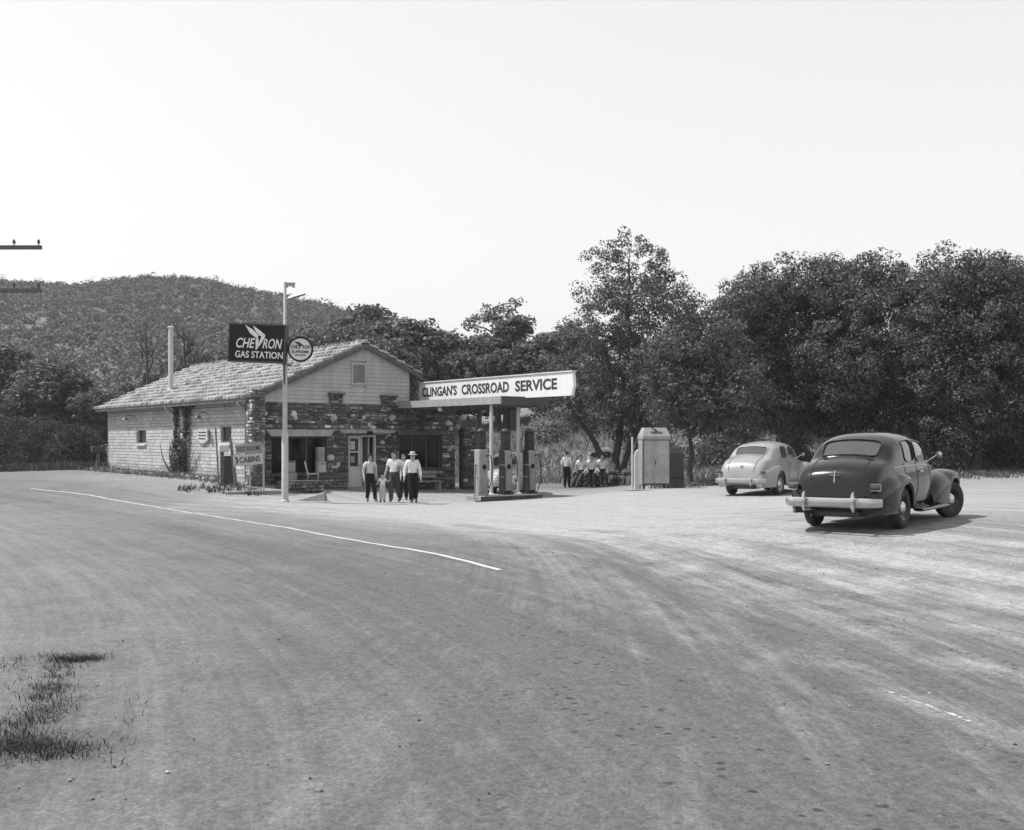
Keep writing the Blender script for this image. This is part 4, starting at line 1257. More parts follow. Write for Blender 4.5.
for x in (-.06, .42):
    b = MB(); b.box(x - .03, x + .03, .022, .07, -.2, zb + .76); b.build('stake', 'light_wood', rb)
# white box on a post
mb0 = at(222, 40.3)
mbx = empty('mail_box', mb0, R(25)); tag(mbx, 'white box on a dark post against the block wall', 'mailbox')
hz = 2 + (440 - 452) * 40.3 / 1100 - mb0[2]
b = MB(); b.box(-.06, .06, -.06, .06, -.2, hz); b.build('post', 'dark_wood', mbx)
b = MB(); b.bevbox(-.12, .24, -.12, .12, hz, hz + .26, .03); o = b.build('box', 'white_paint', mbx)
b = MB(); b.box(-.09, .21, -.13, -.122, hz + .05, hz + .22); b.build('flap', 'white_paint', o)
# upended wheelbarrow-like trough and planks leaning
tr0 = at(228, 40.6)
tg = empty('leaning_trough', tr0, R(15)); tag(tg, 'dark tapered metal trough leaning upright next to the white box', 'trough')
b = MB(); b.add([(-.3, 0, 0), (.28, 0, 0), (.2, .22, 1.05), (-.14, .22, 1.05), (-.3, .14, 0), (.28, .14, 0), (.2, .34, 1.05), (-.14, .34, 1.05)],
                [(0, 1, 2, 3), (7, 6, 5, 4), (0, 4, 5, 1), (1, 5, 6, 2), (2, 6, 7, 3), (3, 7, 4, 0)]); b.build('pan', 'dark_metal', tg)
b = MB(); b.tube([(-.3, -.02, 0), (-.14, .2, 1.06), (.2, .2, 1.06), (.28, -.02, 0)], .025, 6); b.build('rim', 'pole_paint', tg)
for i, (pxx, tx, ln, lab) in enumerate(((236, -.3, 1.75, 'dark plank leaning across the small wall window'), (219, -.26, 2.1, 'long thin pole leaning on the white block wall'))):
    q0 = at(pxx, 40.4)
    pk = empty('leaning_plank' if i == 0 else 'leaning_pole', q0); tag(pk, lab, 'plank' if i == 0 else 'pole')
    b = MB()
    if i == 0: b.add([(-.07, 0, -.1), (.07, 0, -.1), (.05 + tx, .35, ln), (-.04 + tx, .35, ln), (-.07, .05, -.1), (.07, .05, -.1), (.05 + tx, .4, ln), (-.04 + tx, .4, ln)], [(0, 1, 2, 3), (7, 6, 5, 4), (0, 4, 5, 1), (1, 5, 6, 2), (2, 6, 7, 3), (3, 7, 4, 0)])
    else: b.tube([(0, 0, -.1), (tx, .5, ln)], .03, 7)
    b.build('timber', 'dark_wood', pk)
# far post with a box by the corner of the block wall
fp = at(98, 53)
fb = empty('mail_box', fp, R(30)); tag(fb, 'dark box on a post beyond the far end of the block wall', 'mailbox')
b = MB(); b.box(-.07, .07, -.07, .07, -.2, .85); b.build('post', 'dark_wood', fb)
b = MB(); b.bevbox(-.3, .3, -.2, .2, .85, 1.15, .03); b.build('box', 'dark_metal', fb)
# low planter walls before the front
def low_wall(name, label, t0, t1, s, z0_, z1_, th=.4, light=.03):
    e = empty(name, bw(t0, s, 0), RB); tag(e, label, 'wall')
    b = stone_wall(0, t1 - t0, z0_, z1_, [], -.02, random.Random(int(t0 * 77) + 3), light=light)
    b2 = stone_wall(0, th, z0_, z1_, [], -.02, random.Random(int(t0 * 33) + 5), axis='y', light=light)
    n_ = len(b.t); b.v += b2.v; b.f += [tuple(i + n_ for i in f) for f in b2.f]; b.t += b2.t
    o = b.build('stonework', 'stone_tint', e); tag(o, kind='stuff')
    c = MB(); c.box(.03, t1 - t0, .03, th, z0_, z1_ - .03); c.build('core', 'stone_mortar', e)
    c = MB(); c.bevbox(-.03, t1 - t0 + .03, -.05, th + .02, z1_ - .03, z1_ + .04, .012); c.build('coping', 'stone_mortar', e)
    return e
low_wall('planter_wall', 'low dark stone planter wall running up to the door step', 2.0, 3.55, -1.1, -.4, .58)
low_wall('planter_wall', 'low dark stone wall just behind the foot of the sign pole', .55, 2.0, -2.1, -.4, .48)
e = at(312, 37.2)
b = MB(); b.add([(-.55, -.2, -.02), (.45, -.15, -.02), (.48, .3, .02), (-.5, .25, .02), (-.5, -.15, .03), (.42, -.1, .27), (.42, .26, .3), (-.45, .2, .05)],
                [(0, 3, 2, 1), (4, 5, 6, 7), (0, 1, 5, 4), (1, 2, 6, 5), (2, 3, 7, 6), (3, 0, 4, 7)])
o = b.build('stone_slab', 'concrete', None, loc=e); tag(o, 'tilted flat stone slab on the ground near the sign pole', 'slab')
# concrete walk and goods under the big window
e = bw(-.8, -1.6); ez = gzf(e[0], e[1])
b = MB(); b.bevbox(-.9, 1.9, -.5, .35, -.3, .07, .02); o = b.build('front_walk', 'concrete', None, loc=(e[0], e[1], ez)); o.rotation_euler = (0, 0, RB); tag(o, kind='structure')
e = bw(1.3, -.75); ez = .36
gd = empty('wire_basket', (e[0], e[1], ez), .3); tag(gd, 'round drum with an upright frame standing beneath the stone window', 'drum')
b = MB(); b.lathe([(.26, 0), (.28, .05), (.28, .38), (.26, .42), (.0, .42)], 18); b.build('drum', 'concrete', gd, smooth=True)
b = MB(); b.tube([(-.18, 0, .4), (-.18, 0, .85), (.2, 0, .85), (.2, 0, .4)], .02, 6); b.box(-.16, .18, -.01, .01, .45, .8); b.build('frame', 'grey_paint', gd)
b = MB(); b.box(-.5, .5, -.4, .4, -.6, -.001); b.build('stand', 'stone_mortar', gd)
for (t, z0_, w_, h_, mm_, lab, nm) in ((2.98, .74, .34, .42, 'white_paint', 'pale carton standing inside the corner of the stone window', 'carton'), (2.95, 1.17, .28, .55, 'light_wood', 'upright slatted crate stacked on the pale carton in the window', 'crate')):
    e = bw(t, -.02); o = empty(nm, (e[0], e[1], z0_), RB); tag(o, lab, nm)
    b = MB(); b.bevbox(-w_ / 2, w_ / 2, -.1, .15, 0, h_, .01); b.build('body', mm_, o)
    if nm == 'crate':
        for k in range(4):
            b = MB(); b.box(-w_ / 2 + .01, w_ / 2 - .01, -.115, -.102, .03 + k * .13, .11 + k * .13); b.build('slat', 'grey_paint', o)
    else:
        b = MB(); b.box(-w_ / 2 + .02, w_ / 2 - .02, -.108, -.102, .3, .38); b.build('tape', 'grey_paint', o)
b = MB(); b.box(-.35, .35, -.2, .1, 0, .155); e = bw(2.98, -.02); o = b.build('stone_ledge', 'stone_mortar', None, loc=(e[0], e[1], .58)); o.rotation_euler = (0, 0, RB); o.parent = None
tag(o, 'stone ledge below the window corner holding the carton', 'ledge')
e = bw(2.15, -1.0)
ch = empty('lawn_chair', (e[0], e[1], .40), RB + R(60)); tag(ch, 'pale metal lawn chair with a curved back behind the planter wall', 'chair')
b = MB(); b.add([(-.22, -.2, .32), (.22, -.2, .32), (.22, .2, .30), (-.22, .2, .30), (-.22, -.2, .35), (.22, -.2, .35), (.22, .2, .33), (-.22, .2, .33)], [(0, 3, 2, 1), (4, 5, 6, 7), (0, 1, 5, 4), (1, 2, 6, 5), (2, 3, 7, 6), (3, 0, 4, 7)]); b.build('seat', 'white_paint', ch)
b = MB(); pr_ = [(-.22, .0), (-.24, .25), (-.17, .42), (0, .5), (.17, .42), (.24, .25), (.22, 0)]; b.prism(pr_, -.015, .015, Matrix.Translation((0, .2, .33)) @ Matrix.Rotation(R(-14), 4, 'X')); b.build('backrest', 'white_paint', ch)
for sx in (-.2, .2):
    for sy in (-.18, .18):
        b = MB(); b.tube([(sx, sy, .31), (sx, sy * 1.2, -.25)], .014, 6); b.build('leg', 'white_paint', ch)
# bench and tyre display at the second window
e = bw(7.4, -.6)
bn = empty('bench', (e[0], e[1], -.13), RB); tag(bn, 'dark wooden bench below the shaded window under the canopy', 'bench')
for k in range(3):
    b = MB(); b.box(-.7, .7, -.22 + k * .15, -.09 + k * .15, .42, .46); b.build('slat', 'light_wood', bn)
for sx in (-.6, .6):
    b = MB(); b.box(sx - .04, sx + .04, -.2, .2, -.05, .42); b.build('leg', 'light_wood', bn)
for k in range(2):
    b = MB(); b.box(-.7, .7, .24, .28, .58 + k * .16, .7 + k * .16); b.build('backrest', 'light_wood', bn)
# ------------------------------------------------------------------ motor cars (about 1940)
ST_X = [-1.12, -1.09, -1.03, -.88, -.66, -.42, -.06, .32, .80, 1.32, 1.70, 2.14, 2.75, 3.25, 3.5, 3.56]
ST = dict(
    y0=[.40, .52, .60, .64, .67, .69, .70, .71, .72, .72, .71, .68, .56, .38, .24, .16],
    z0=[.50, .42, .36, .33, .31, .30, .30, .30, .30, .30, .30, .30, .36, .42, .46, .5],
    y1=[.44, .58, .67, .72, .755, .78, .80, .81, .815, .81, .79, .72, .59, .43, .29, .19],
    z1=[.53, .52, .55, .62, .66, .68, .70, .70, .70, .70, .70, .70, .68, .66, .64, .62],
    y2=[.42, .55, .63, .68, .71, .735, .755, .765, .77, .765, .745, .67, .53, .39, .26, .17],
    z2=[.56, .64, .80, .95, 1.04, 1.07, 1.10, 1.11, 1.11, 1.10, 1.08, 1.04, .95, .88, .8, .72],
    y3=[.30, .38, .43, .47, .52, .57, .60, .61, .61, .60, .56, .47, .33, .23, .15, .09],
    z3=[.58, .70, .90, 1.06, 1.15, 1.21, 1.455, 1.55, 1.575, 1.545, 1.46, 1.11, 1.06, 1.0, .9, .78],
    z4=[.59, .72, .93, 1.10, 1.20, 1.265, 1.55, 1.655, 1.69, 1.665, 1.58, 1.15, 1.10, 1.04, .93, .8])
def car_surf(x, c):
    """body surface; c: 0 top centre .. 4 sill, signed by side"""
    x = np.asarray(x, float); c = np.asarray(c, float)
    g_ = {k: interp(ST_X, v, x) for k, v in ST.items()}
    zero = np.zeros_like(x)
    PY = [-g_['y3'], zero, g_['y3'], g_['y2'], g_['y1'], g_['y0'], 2 * g_['y0'] - g_['y1']]
    PZ = [g_['z3'], g_['z4'], g_['z3'], g_['z2'], g_['z1'], g_['z0'], 2 * g_['z0'] - g_['z1']]
    PY = np.stack(PY); PZ = np.stack(PZ)
    a = np.abs(c); i = np.clip(a.astype(int), 0, 3); t = a - i
    r_ = np.arange(len(x))
    def cr(P):
        p0, p1, p2, p3 = P[i, r_], P[i + 1, r_], P[i + 2, r_], P[i + 3, r_]
        return .5 * (2 * p1 + (p2 - p0) * t + (2 * p0 - 5 * p1 + 4 * p2 - p3) * t ** 2 + (-p0 + 3 * p1 - 3 * p2 + p3) * t ** 3)
    return np.stack([x, np.sign(c) * cr(PY) if True else 0, cr(PZ)], 1)
def lines(lo, hi, n, keys):
    v = sorted(set([round(k, 5) for k in keys] + [lo, hi]))
    out = []
    for a, b in zip(v[:-1], v[1:]):
        m = max(1, int(round((b - a) / (hi - lo) * n)))
        out += list(np.linspace(a, b, m, endpoint=False))
    return np.array(out + [hi])
REARW = (-.385, -.07, -.80, .80)
SCREEN = (1.76, 2.11, -.92, .92)
SIDEW = [(.30, .80, 1.12, 1.90), (.90, 1.62, 1.12, 1.90)]
def surf_normal_offset(x, c, d):
    e = 1e-3
    p = car_surf(x, c); px_ = car_surf(np.clip(x + e, ST_X[0], ST_X[-1]), c) - car_surf(np.clip(x - e, ST_X[0], ST_X[-1]), c); pc = car_surf(x, np.clip(c + e, -4, 4)) - car_surf(x, np.clip(c - e, -4, 4))
    n = np.cross(px_, pc); n /= np.linalg.norm(n, axis=1)[:, None] + 1e-12
    ref = p - np.array([0, 0, .9])*1.0; ref[:, 0] = 0
    s = np.sign((n * ref).sum(1)); s[s == 0] = 1
    return p + n * (s * d)[:, None]
def rounded(win, rf=.28, n=6):
    """outline of a rounded window in (x, c)"""
    x0, x1, c0, c1 = win; hx, hc = (x1 - x0) / 2, (c1 - c0) / 2
    mx, mc = (x0 + x1) / 2, (c0 + c1) / 2
    rx = hx * rf * 1.6; rc = hc * rf * (1.6 if hc < .6 else .9)
    out = []
    for (sx, sc, a0) in ((1, 1, 0), (-1, 1, 90), (-1, -1, 180), (1, -1, 270)):
        for k in range(n + 1):
            a = R(a0 + 90 * k / n)
            out.append((mx + sx * (hx - rx) + rx * math.cos(a), mc + sc * (hc - rc) + rc * math.sin(a)))
    return out
def car_meshes():
    wins = [REARW, SCREEN] + [w for w in SIDEW] + [(a, b, -d, -c) for (a, b, c, d) in SIDEW]
    xs = lines(ST_X[0], ST_X[-1], 96, [w[0] for w in wins] + [w[1] for w in wins] + [-1.105, -1.06, -1.0])
    cs = lines(-4, 4, 72, [w[2] for w in wins] + [w[3] for w in wins] + [0])
    X_, C_ = np.meshgrid(xs, cs, indexing='ij')
    V = car_surf(X_.ravel(), C_.ravel())
    nc = len(cs)
    F = []
    for i in range(len(xs) - 1):
        xm = (xs[i] + xs[i + 1]) / 2
        for j in range(nc - 1):
            cm = (cs[j] + cs[j + 1]) / 2
            if any(w[0] < xm < w[1] and w[2] < cm < w[3] for w in wins): continue
            F.append((i * nc + j, (i + 1) * nc + j, (i + 1) * nc + j + 1, i * nc + j + 1))
    body = MB(); body.add(V.tolist(), F)
    # rounded corners of the openings
    for w in wins:
        ol = rounded(w)
        q = len(ol) // 4
        for k, cor in enumerate(((w[1], w[3]), (w[0], w[3]), (w[0], w[2]), (w[1], w[2]))):
            arc = ol[k * q:(k + 1) * q]
            P = [cor] + arc
            a = car_surf(np.array([p[0] for p in P]), np.array([p[1] for p in P]))
            body.add(a.tolist(), [(0, i, i + 1) for i in range(1, len(P) - 1)])
    # closed tail and nose, and floor
    body.add(car_surf(np.full(nc, xs[0]), cs).tolist(), [tuple(range(nc))])
    body.add(car_surf(np.full(nc, xs[-1]), cs).tolist(), [tuple(range(nc))])
    fl = car_surf(np.repeat(xs, 2), np.tile([-4.0, 4.0], len(xs)))
    body.add(fl.tolist(), [(2 * i, 2 * i + 1, 2 * i + 3, 2 * i + 2) for i in range(len(xs) - 1)])
    glass, trims = [], []
    for w in wins:
        gx_ = np.linspace(w[0], w[1], 9); gc = np.linspace(w[2], w[3], 13)
        A, B = np.meshgrid(gx_, gc, indexing='ij')
        P = surf_normal_offset(A.ravel(), B.ravel(), -.012)
        g_ = MB(); g_.add(P.tolist(), [(i * 13 + j, (i + 1) * 13 + j, (i + 1) * 13 + j + 1, i * 13 + j + 1) for i in range(8) for j in range(12)])
        glass.append(g_)
        ol = rounded(w); ol = ol + ol[:2]
        # densify
        D = []
        for (p, q) in zip(ol[:-1], ol[1:]):
            for k in range(3): D.append((p[0] + (q[0] - p[0]) * k / 3, p[1] + (q[1] - p[1]) * k / 3))
        P = surf_normal_offset(np.array([p[0] for p in D]), np.array([p[1] for p in D]), .004)
        t_ = MB(); t_.tube(P.tolist(), .016 if w in (REARW, SCREEN) else .013, 6); trims.append(t_)
    return body, glass, trims
CAR_BODY, CAR_GLASS, CAR_TRIM = car_meshes()
def shell(xs, zt, yo, yi, zs_drop, zb, side):
    """fender: from the inner top edge over the crown and down to the lower edge"""
    n = 54; X_ = np.linspace(xs[0], xs[-1], n)
    X_ = xs[0] + (xs[-1] - xs[0]) * (.5 - .5 * np.cos(np.linspace(0, math.pi, n))) * .6 + (np.linspace(xs[0], xs[-1], n) - xs[0]) * .4
    ZT = interp(xs, zt, X_); YO = interp(xs, yo, X_); YI = interp(xs, yi, X_)
    ZB = np.minimum(zb(X_), ZT - .02)
    m = 20
    V = []
    for i in range(n):
        drop = min(zs_drop, max(.02, (ZT[i] - ZB[i]) * .8))
        for k in range(m + 1):
            u = k / m
            if u < .62:
                a = u / .62 * math.pi / 2
                y = YI[i] + (YO[i] - YI[i]) * math.sin(a) ** .85
                z = ZT[i] - drop + drop * math.cos(a) ** .85 if math.cos(a) > 1e-6 else ZT[i] - drop
            else:
                f = (u - .62) / .38
                y = YO[i] - .03 * f * f
                z = ZT[i] - drop + (ZB[i] - (ZT[i] - drop)) * f
            V.append((X_[i], side * y, z))
    b = MB(); b.add(V, [(i * (m + 1) + k, (i + 1) * (m + 1) + k, (i + 1) * (m + 1) + k + 1, i * (m + 1) + k + 1) for i in range(n - 1) for k in range(m)])
    # close the two ends and give the lower edge a rolled lip
    for i in (0, n - 1):
        P = V[i * (m + 1):(i + 1) * (m + 1)]
        b.add(P + [(P[0][0], P[0][1], P[-1][2])], [tuple(range(m + 2))])
    b.tube([V[i * (m + 1) + m] for i in range(n)], .012, 5)
    return b
def arch(xc, rad, sill):
    def f(X_):
        d2 = rad * rad - (X_ - xc) ** 2
        return np.where(d2 > 0, np.maximum(.36 + np.sqrt(np.clip(d2, 0, None)), sill), sill)
    return f
WHEEL = {}
def wheel_parts():
    M = Matrix.Rotation(R(90), 4, 'X')
    t = MB(); t.lathe([(.215, -.07), (.25, -.085), (.31, -.088), (.345, -.075), (.358, -.045), (.36, 0), (.358, .045), (.345, .075), (.31, .088), (.25, .085), (.215, .07), (.205, 0)], 36, M, close=True)
    r = MB(); r.lathe([(.0, -.01), (.1, -.015), (.15, .02), (.19, .045), (.215, .072), (.225, .07), (.215, .05), (.2, -.05), (0, -.04)], 28, M)
    h_ = MB(); h_.lathe([(.125, .02), (.12, .05), (.09, .075), (.045, .09), (0, .094)], 24, M)
    return t, r, h_
WHEEL_PARTS = wheel_parts()
def make_car(label, pm, loc, heading, steer=0.0, group='motor cars at the station', trunk_lid=True):
    """heading: degrees clockwise from +Y; x of the car runs forward, origin on the ground below the rear axle"""
    c = empty('parked_car', loc, R(90 - heading))
    tag(c, label, 'car', group)
    CAR_BODY.build('body', pm, c, smooth=True)
    names = ['rear_window', 'windscreen'] + ['side_window'] * 4
    for nm, g_, t_ in zip(names, CAR_GLASS, CAR_TRIM):
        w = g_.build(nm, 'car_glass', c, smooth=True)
        t_.build('window_trim', pm, w, smooth=True)
    for side in (-1, 1):
        b = shell([-1.10, -.98, -.8, -.5, -.1, .25, .55, .85], [.62, .79, .88, .965, 1.0, .95, .82, .52], [.68, .79, .85, .905, .925, .915, .87, .80], [.5, .58, .60, .62, .64, .66, .68, .70], .30, arch(0, .42, .30), side)
        b.build('rear_fender', pm, c, smooth=True)
        b = shell([1.85, 2.05, 2.35, 2.7, 3.0, 3.25, 3.48, 3.60], [.55, .78, .90, .96, .98, .94, .78, .50], [.80, .86, .90, .92, .925, .90, .80, .60], [.66, .62, .52, .44, .40, .36, .36, .44], .32, arch(2.97, .43, .30), side)
        ff = b.build('front_fender', pm, c, smooth=True)
        # headlamp
        Mh = Matrix.Translation((3.55, side * .62, .78)) @ Matrix.Rotation(R(90), 4, 'Y')
        b = MB(); b.lathe([(.0, .09), (.07, .08), (.105, .05), (.115, .02), (.115, -.1)], 20, Mh); hl = b.build('headlight', 'headlamp_glass', c, smooth=True)
        b = MB(); b.lathe([(.108, .035), (.128, .05), (.135, .02), (.12, -.02)], 20, Mh, close=True); b.build('headlight_rim', 'chrome', hl, smooth=True)
        # tail lamp
        b = MB(); b.bevbox(-1.135, -1.0, side * .72 - .075, side * .72 + .075, .71, .80, .03); tl__ = b.build('tail_light', 'lens_red', c, smooth=True)
        b = MB(); b.tube([(-1.12, side * .72 - .085, .70), (-1.12, side * .72 + .085, .70), (-1.10, side * .72 + .085, .81), (-1.10, side * .72 - .085, .81), (-1.12, side * .72 - .085, .70)], .005, 6); b.build('tail_light_rim', 'grey_paint', tl__, smooth=True)
        b = MB(); b.bevbox(.55, 2.2, side * .86 - .13, side * .86 + .02, .27, .33, .02); b.build('running_board', pm, c)
        # belt moulding
        X_ = np.linspace(-.3, 3.1, 40); P = surf_normal_offset(X_, np.full(40, side * 2.08), .004)
        b = MB(); b.tube(P.tolist(), .012, 6); b.build('belt_moulding', 'dull_chrome', c, smooth=True)
        # door seams and handle
        for xd in (.22, .85, 1.68):
            cc = np.linspace(1.95, 3.7, 14); P = surf_normal_offset(np.full(14, xd), side * cc, .001)
            b = MB(); b.tube(P.tolist(), .006, 4); b.build('door_seam', 'black_rubber', c)
        P = surf_normal_offset(np.linspace(.92, 1.1, 6), np.full(6, side * 2.35), .035)
        b = MB(); b.tube(P.tolist(), .014, 6); b.build('door_handle', 'chrome', c, smooth=True)
    # mirror on the right-hand door
    b = MB(); b.tube([(1.62, -.74, 1.12), (1.68, -.84, 1.2), (1.70, -.90, 1.24)], .009, 6); mi = b.build('mirror_arm', 'chrome', c)
    b = MB(); b.lathe([(0, -.02), (.05, -.015), (.062, 0), (.0, .008)], 16, Matrix.Translation((1.70, -.94, 1.25)) @ Matrix.Rotation(R(-90), 4, 'Y')); b.build('mirror', 'chrome', mi, smooth=True)
    # bumpers with guards
    for (xb, sg, nm) in ((-1.30, 1, 'rear_bumper'), (3.80, -1, 'front_bumper')):
        V, n = [], 25
        prof = [(-.0, -.08), (-.028, -.06), (-.042, 0), (-.028, .06), (0, .08), (.02, .05), (.02, -.05)]
        for k in range(n):
            u = -1 + 2 * k / (n - 1); y = u * .83
            x = xb + sg * (.05 * u * u + .16 * max(0, abs(u) - .78) ** 2 * 18)
            for (dx, dz) in prof: V.append((x + sg * dx, y, .50 + dz * (1 - .25 * max(0, abs(u) - .8) * 3)))
        b = MB(); mpt = len(prof)
        b.add(V, [(i * mpt + k, i * mpt + (k + 1) % mpt, (i + 1) * mpt + (k + 1) % mpt, (i + 1) * mpt + k) for i in range(n - 1) for k in range(mpt)] + [tuple(range(mpt)), tuple((n - 1) * mpt + k for k in range(mpt))])
        bu = b.build(nm, 'dull_chrome', c, smooth=True)
        for yy in (-.42, .42):
            b = MB(); b.tube([(xb - sg * .03, yy, .36), (xb - sg * .07, yy, .42), (xb - sg * .075, yy, .55), (xb - sg * .055, yy, .64), (xb - sg * .02, yy, .68)], [.02, .032, .034, .028, .012], 8); b.build('bumper_guard', 'chrome', bu, smooth=True)
        for yy in (-.4, .4):
            b = MB(); b.box(min(xb, xb + sg * .3), max(xb, xb + sg * .3), yy - .025, yy + .025, .46, .52); b.build('bumper_bracket', 'dark_metal', bu)
    # boot lid seam, handle, number-plate lamp
    cc = np.linspace(-.78, .78, 17); P1 = surf_normal_offset(np.full(17, -.45), cc, .002)
    xs_ = np.linspace(-.45, -1.08, 14)
    Pl = surf_normal_offset(xs_, np.interp(xs_, [-1.08, -.45], [1.0, .78]), .002); Pr = Pl * np.array([1, -1, 1])
    b = MB(); b.tube(Pr[::-1].tolist() + P1.tolist() + Pl.tolist(), .007, 5); lid = b.build('trunk_seam', 'black_rubber', c)
    h0 = surf_normal_offset(np.array([-1.02]), np.array([.0001]), .025)[0]; h1 = surf_normal_offset(np.array([-1.09]), np.array([.0001]), .03)[0]
    b = MB(); b.tube([tuple(h0 + np.array([.04, 0, .07])), tuple(h0), tuple(h1), tuple(h1 - np.array([.01, 0, .04]))], [.006, .011, .016, .014], 8); b.build('trunk_handle', 'chrome', c, smooth=True)
    b = MB(); b.tube([tuple(h0 + np.array([0, -.09, -.005])), tuple(h0 + np.array([-.012, 0, -.02])), tuple(h0 + np.array([0, .09, -.005]))], [.004, .009, .004], 6); b.build('trunk_ornament', 'dark_metal', c, smooth=True)
    # grille bars
    for k in range(6):
        zz = .50 + k * .055; hw = .38 + .05 * k if k < 3 else .5 - .05 * (k - 3)
        b = MB(); b.tube([(3.44, -hw, zz), (3.60, -hw * .5, zz), (3.64, 0, zz), (3.60, hw * .5, zz), (3.44, hw, zz)], .016, 6); b.build('grille_bar', 'chrome', c, smooth=True)
    b = MB(); b.tube([tuple(surf_normal_offset(np.array([xx]), np.array([.0001]), .01)[0]) for xx in (2.4, 2.8, 3.2, 3.45, 3.54)], .014, 6); b.build('hood_strip', 'chrome', c, smooth=True)
    P = surf_normal_offset(np.array([1.76, 1.9, 2.11]), np.array([.0001] * 3), .0); b = MB(); b.tube(P.tolist(), .018, 6); b.build('windscreen_post', pm, c)
    # wheels
    for (xw, sd_) in ((0, -1), (0, 1), (2.97, -1), (2.97, 1)):
        w = empty('wheel', (xw, sd_ * .76, .36)); w.parent = c
        w.rotation_euler = (0, 0, (R(steer) if xw > 1 else 0) + (R(180) if sd_ > 0 else 0))
        for nm, q_, mm_ in zip(('tyre', 'rim', 'hubcap'), WHEEL_PARTS, ('tyre_rubber', pm, 'chrome')): q_.build(nm, mm_, w, smooth=True)
    # seats, steering wheel, axle and tank below
    for (x0, x1) in ((.05, .25), (1.05, 1.25)):
        b = MB(); b.bevbox(x0, x1, -.6, .6, .5, 1.15, .06); b.bevbox(x1 - .02, x1 + .45, -.6, .6, .42, .6, .05); b.build('seat', 'cloth_seat', c, smooth=True)
    b = MB(); b.lathe([(.19, -.012), (.2, 0), (.19, .012), (.18, 0)], 20, Matrix.Translation((1.68, .36, 1.08)) @ Matrix.Rotation(R(-62), 4, 'Y'), close=True); b.build('steering_wheel', 'black_rubber', c, smooth=True)
    b = MB(); b.tube([(0, -.7, .36), (0, .7, .36)], .05, 8); b.lathe([(0, -.14), (.1, -.1), (.14, 0), (.1, .1), (0, .14)], 12, Matrix.Translation((0, 0, .34)) @ Matrix.Rotation(R(90), 4, 'X')); b.build('rear_axle', 'dark_metal', c, smooth=True)
    b = MB(); b.bevbox(-1.0, -.4, -.4, .4, .24, .36, .04); b.build('fuel_tank', 'dark_metal', c)
    b = MB(); b.tube([(2.4, .3, .25), (-1.25, .34, .28)], .025, 8); b.build('exhaust_pipe', 'dark_metal', c, smooth=True)
    return c
def place_car(px_, d, heading, label, pm, steer=0, zoff=0.0, **kw):
    """px_ is the column of the right rear wheel, d its distance"""
    a = R(heading); x = (px_ - 510) / 1100 * d
    ox, oy = x - .76 * math.cos(a), d + .76 * math.sin(a)
    fx, fy = ox + 2.97 * math.sin(a), oy + 2.97 * math.cos(a)
    zr = gzf(ox, oy); zf = gzf(fx, fy)
    c = make_car(label, pm, (ox, oy, zr + zoff), heading, steer, **kw)
    fw_ = Vector((math.sin(a), math.cos(a), 0)); lf = Vector((-math.cos(a), math.sin(a), 0))
    def zz(u, v): return gzf(ox + fw_.x * u + lf.x * v, oy + fw_.y * u + lf.y * v)
    zs = {(u, v): zz(u, v) for u in (0, 2.97) for v in (-.76, .76)}
    pit = ((zs[(2.97, .76)] + zs[(2.97, -.76)]) - (zs[(0, .76)] + zs[(0, -.76)])) / 2 / 2.97
    rol = ((zs[(0, .76)] + zs[(2.97, .76)]) - (zs[(0, -.76)] + zs[(2.97, -.76)])) / 2 / 1.52
    c.location.z = (zs[(0, .76)] + zs[(0, -.76)]) / 2 - .012 + zoff
    xa = (fw_ + Vector((0, 0, pit))).normalized(); ya = (lf + Vector((0, 0, rol))); za = xa.cross(ya).normalized(); ya = za.cross(xa)
    c.rotation_euler = Matrix((xa, ya, za)).transposed().to_euler()
    return c
place_car(900, 19.0, 37, 'black two-tone-trimmed sedan with chrome rear bumper standing nearest on the gravel', 'car_black', steer=-24)
place_car(778, 34.2, 35, 'pale grey sedan parked beyond the black sedan under the trees', 'car_grey')
place_car(494, 44.6, 188, 'light car facing the road, half hidden behind the fuel pumps', 'car_pale')
place_car(618, 54.8, 6, 'light car in tree shade behind the seated men', 'car_pale')

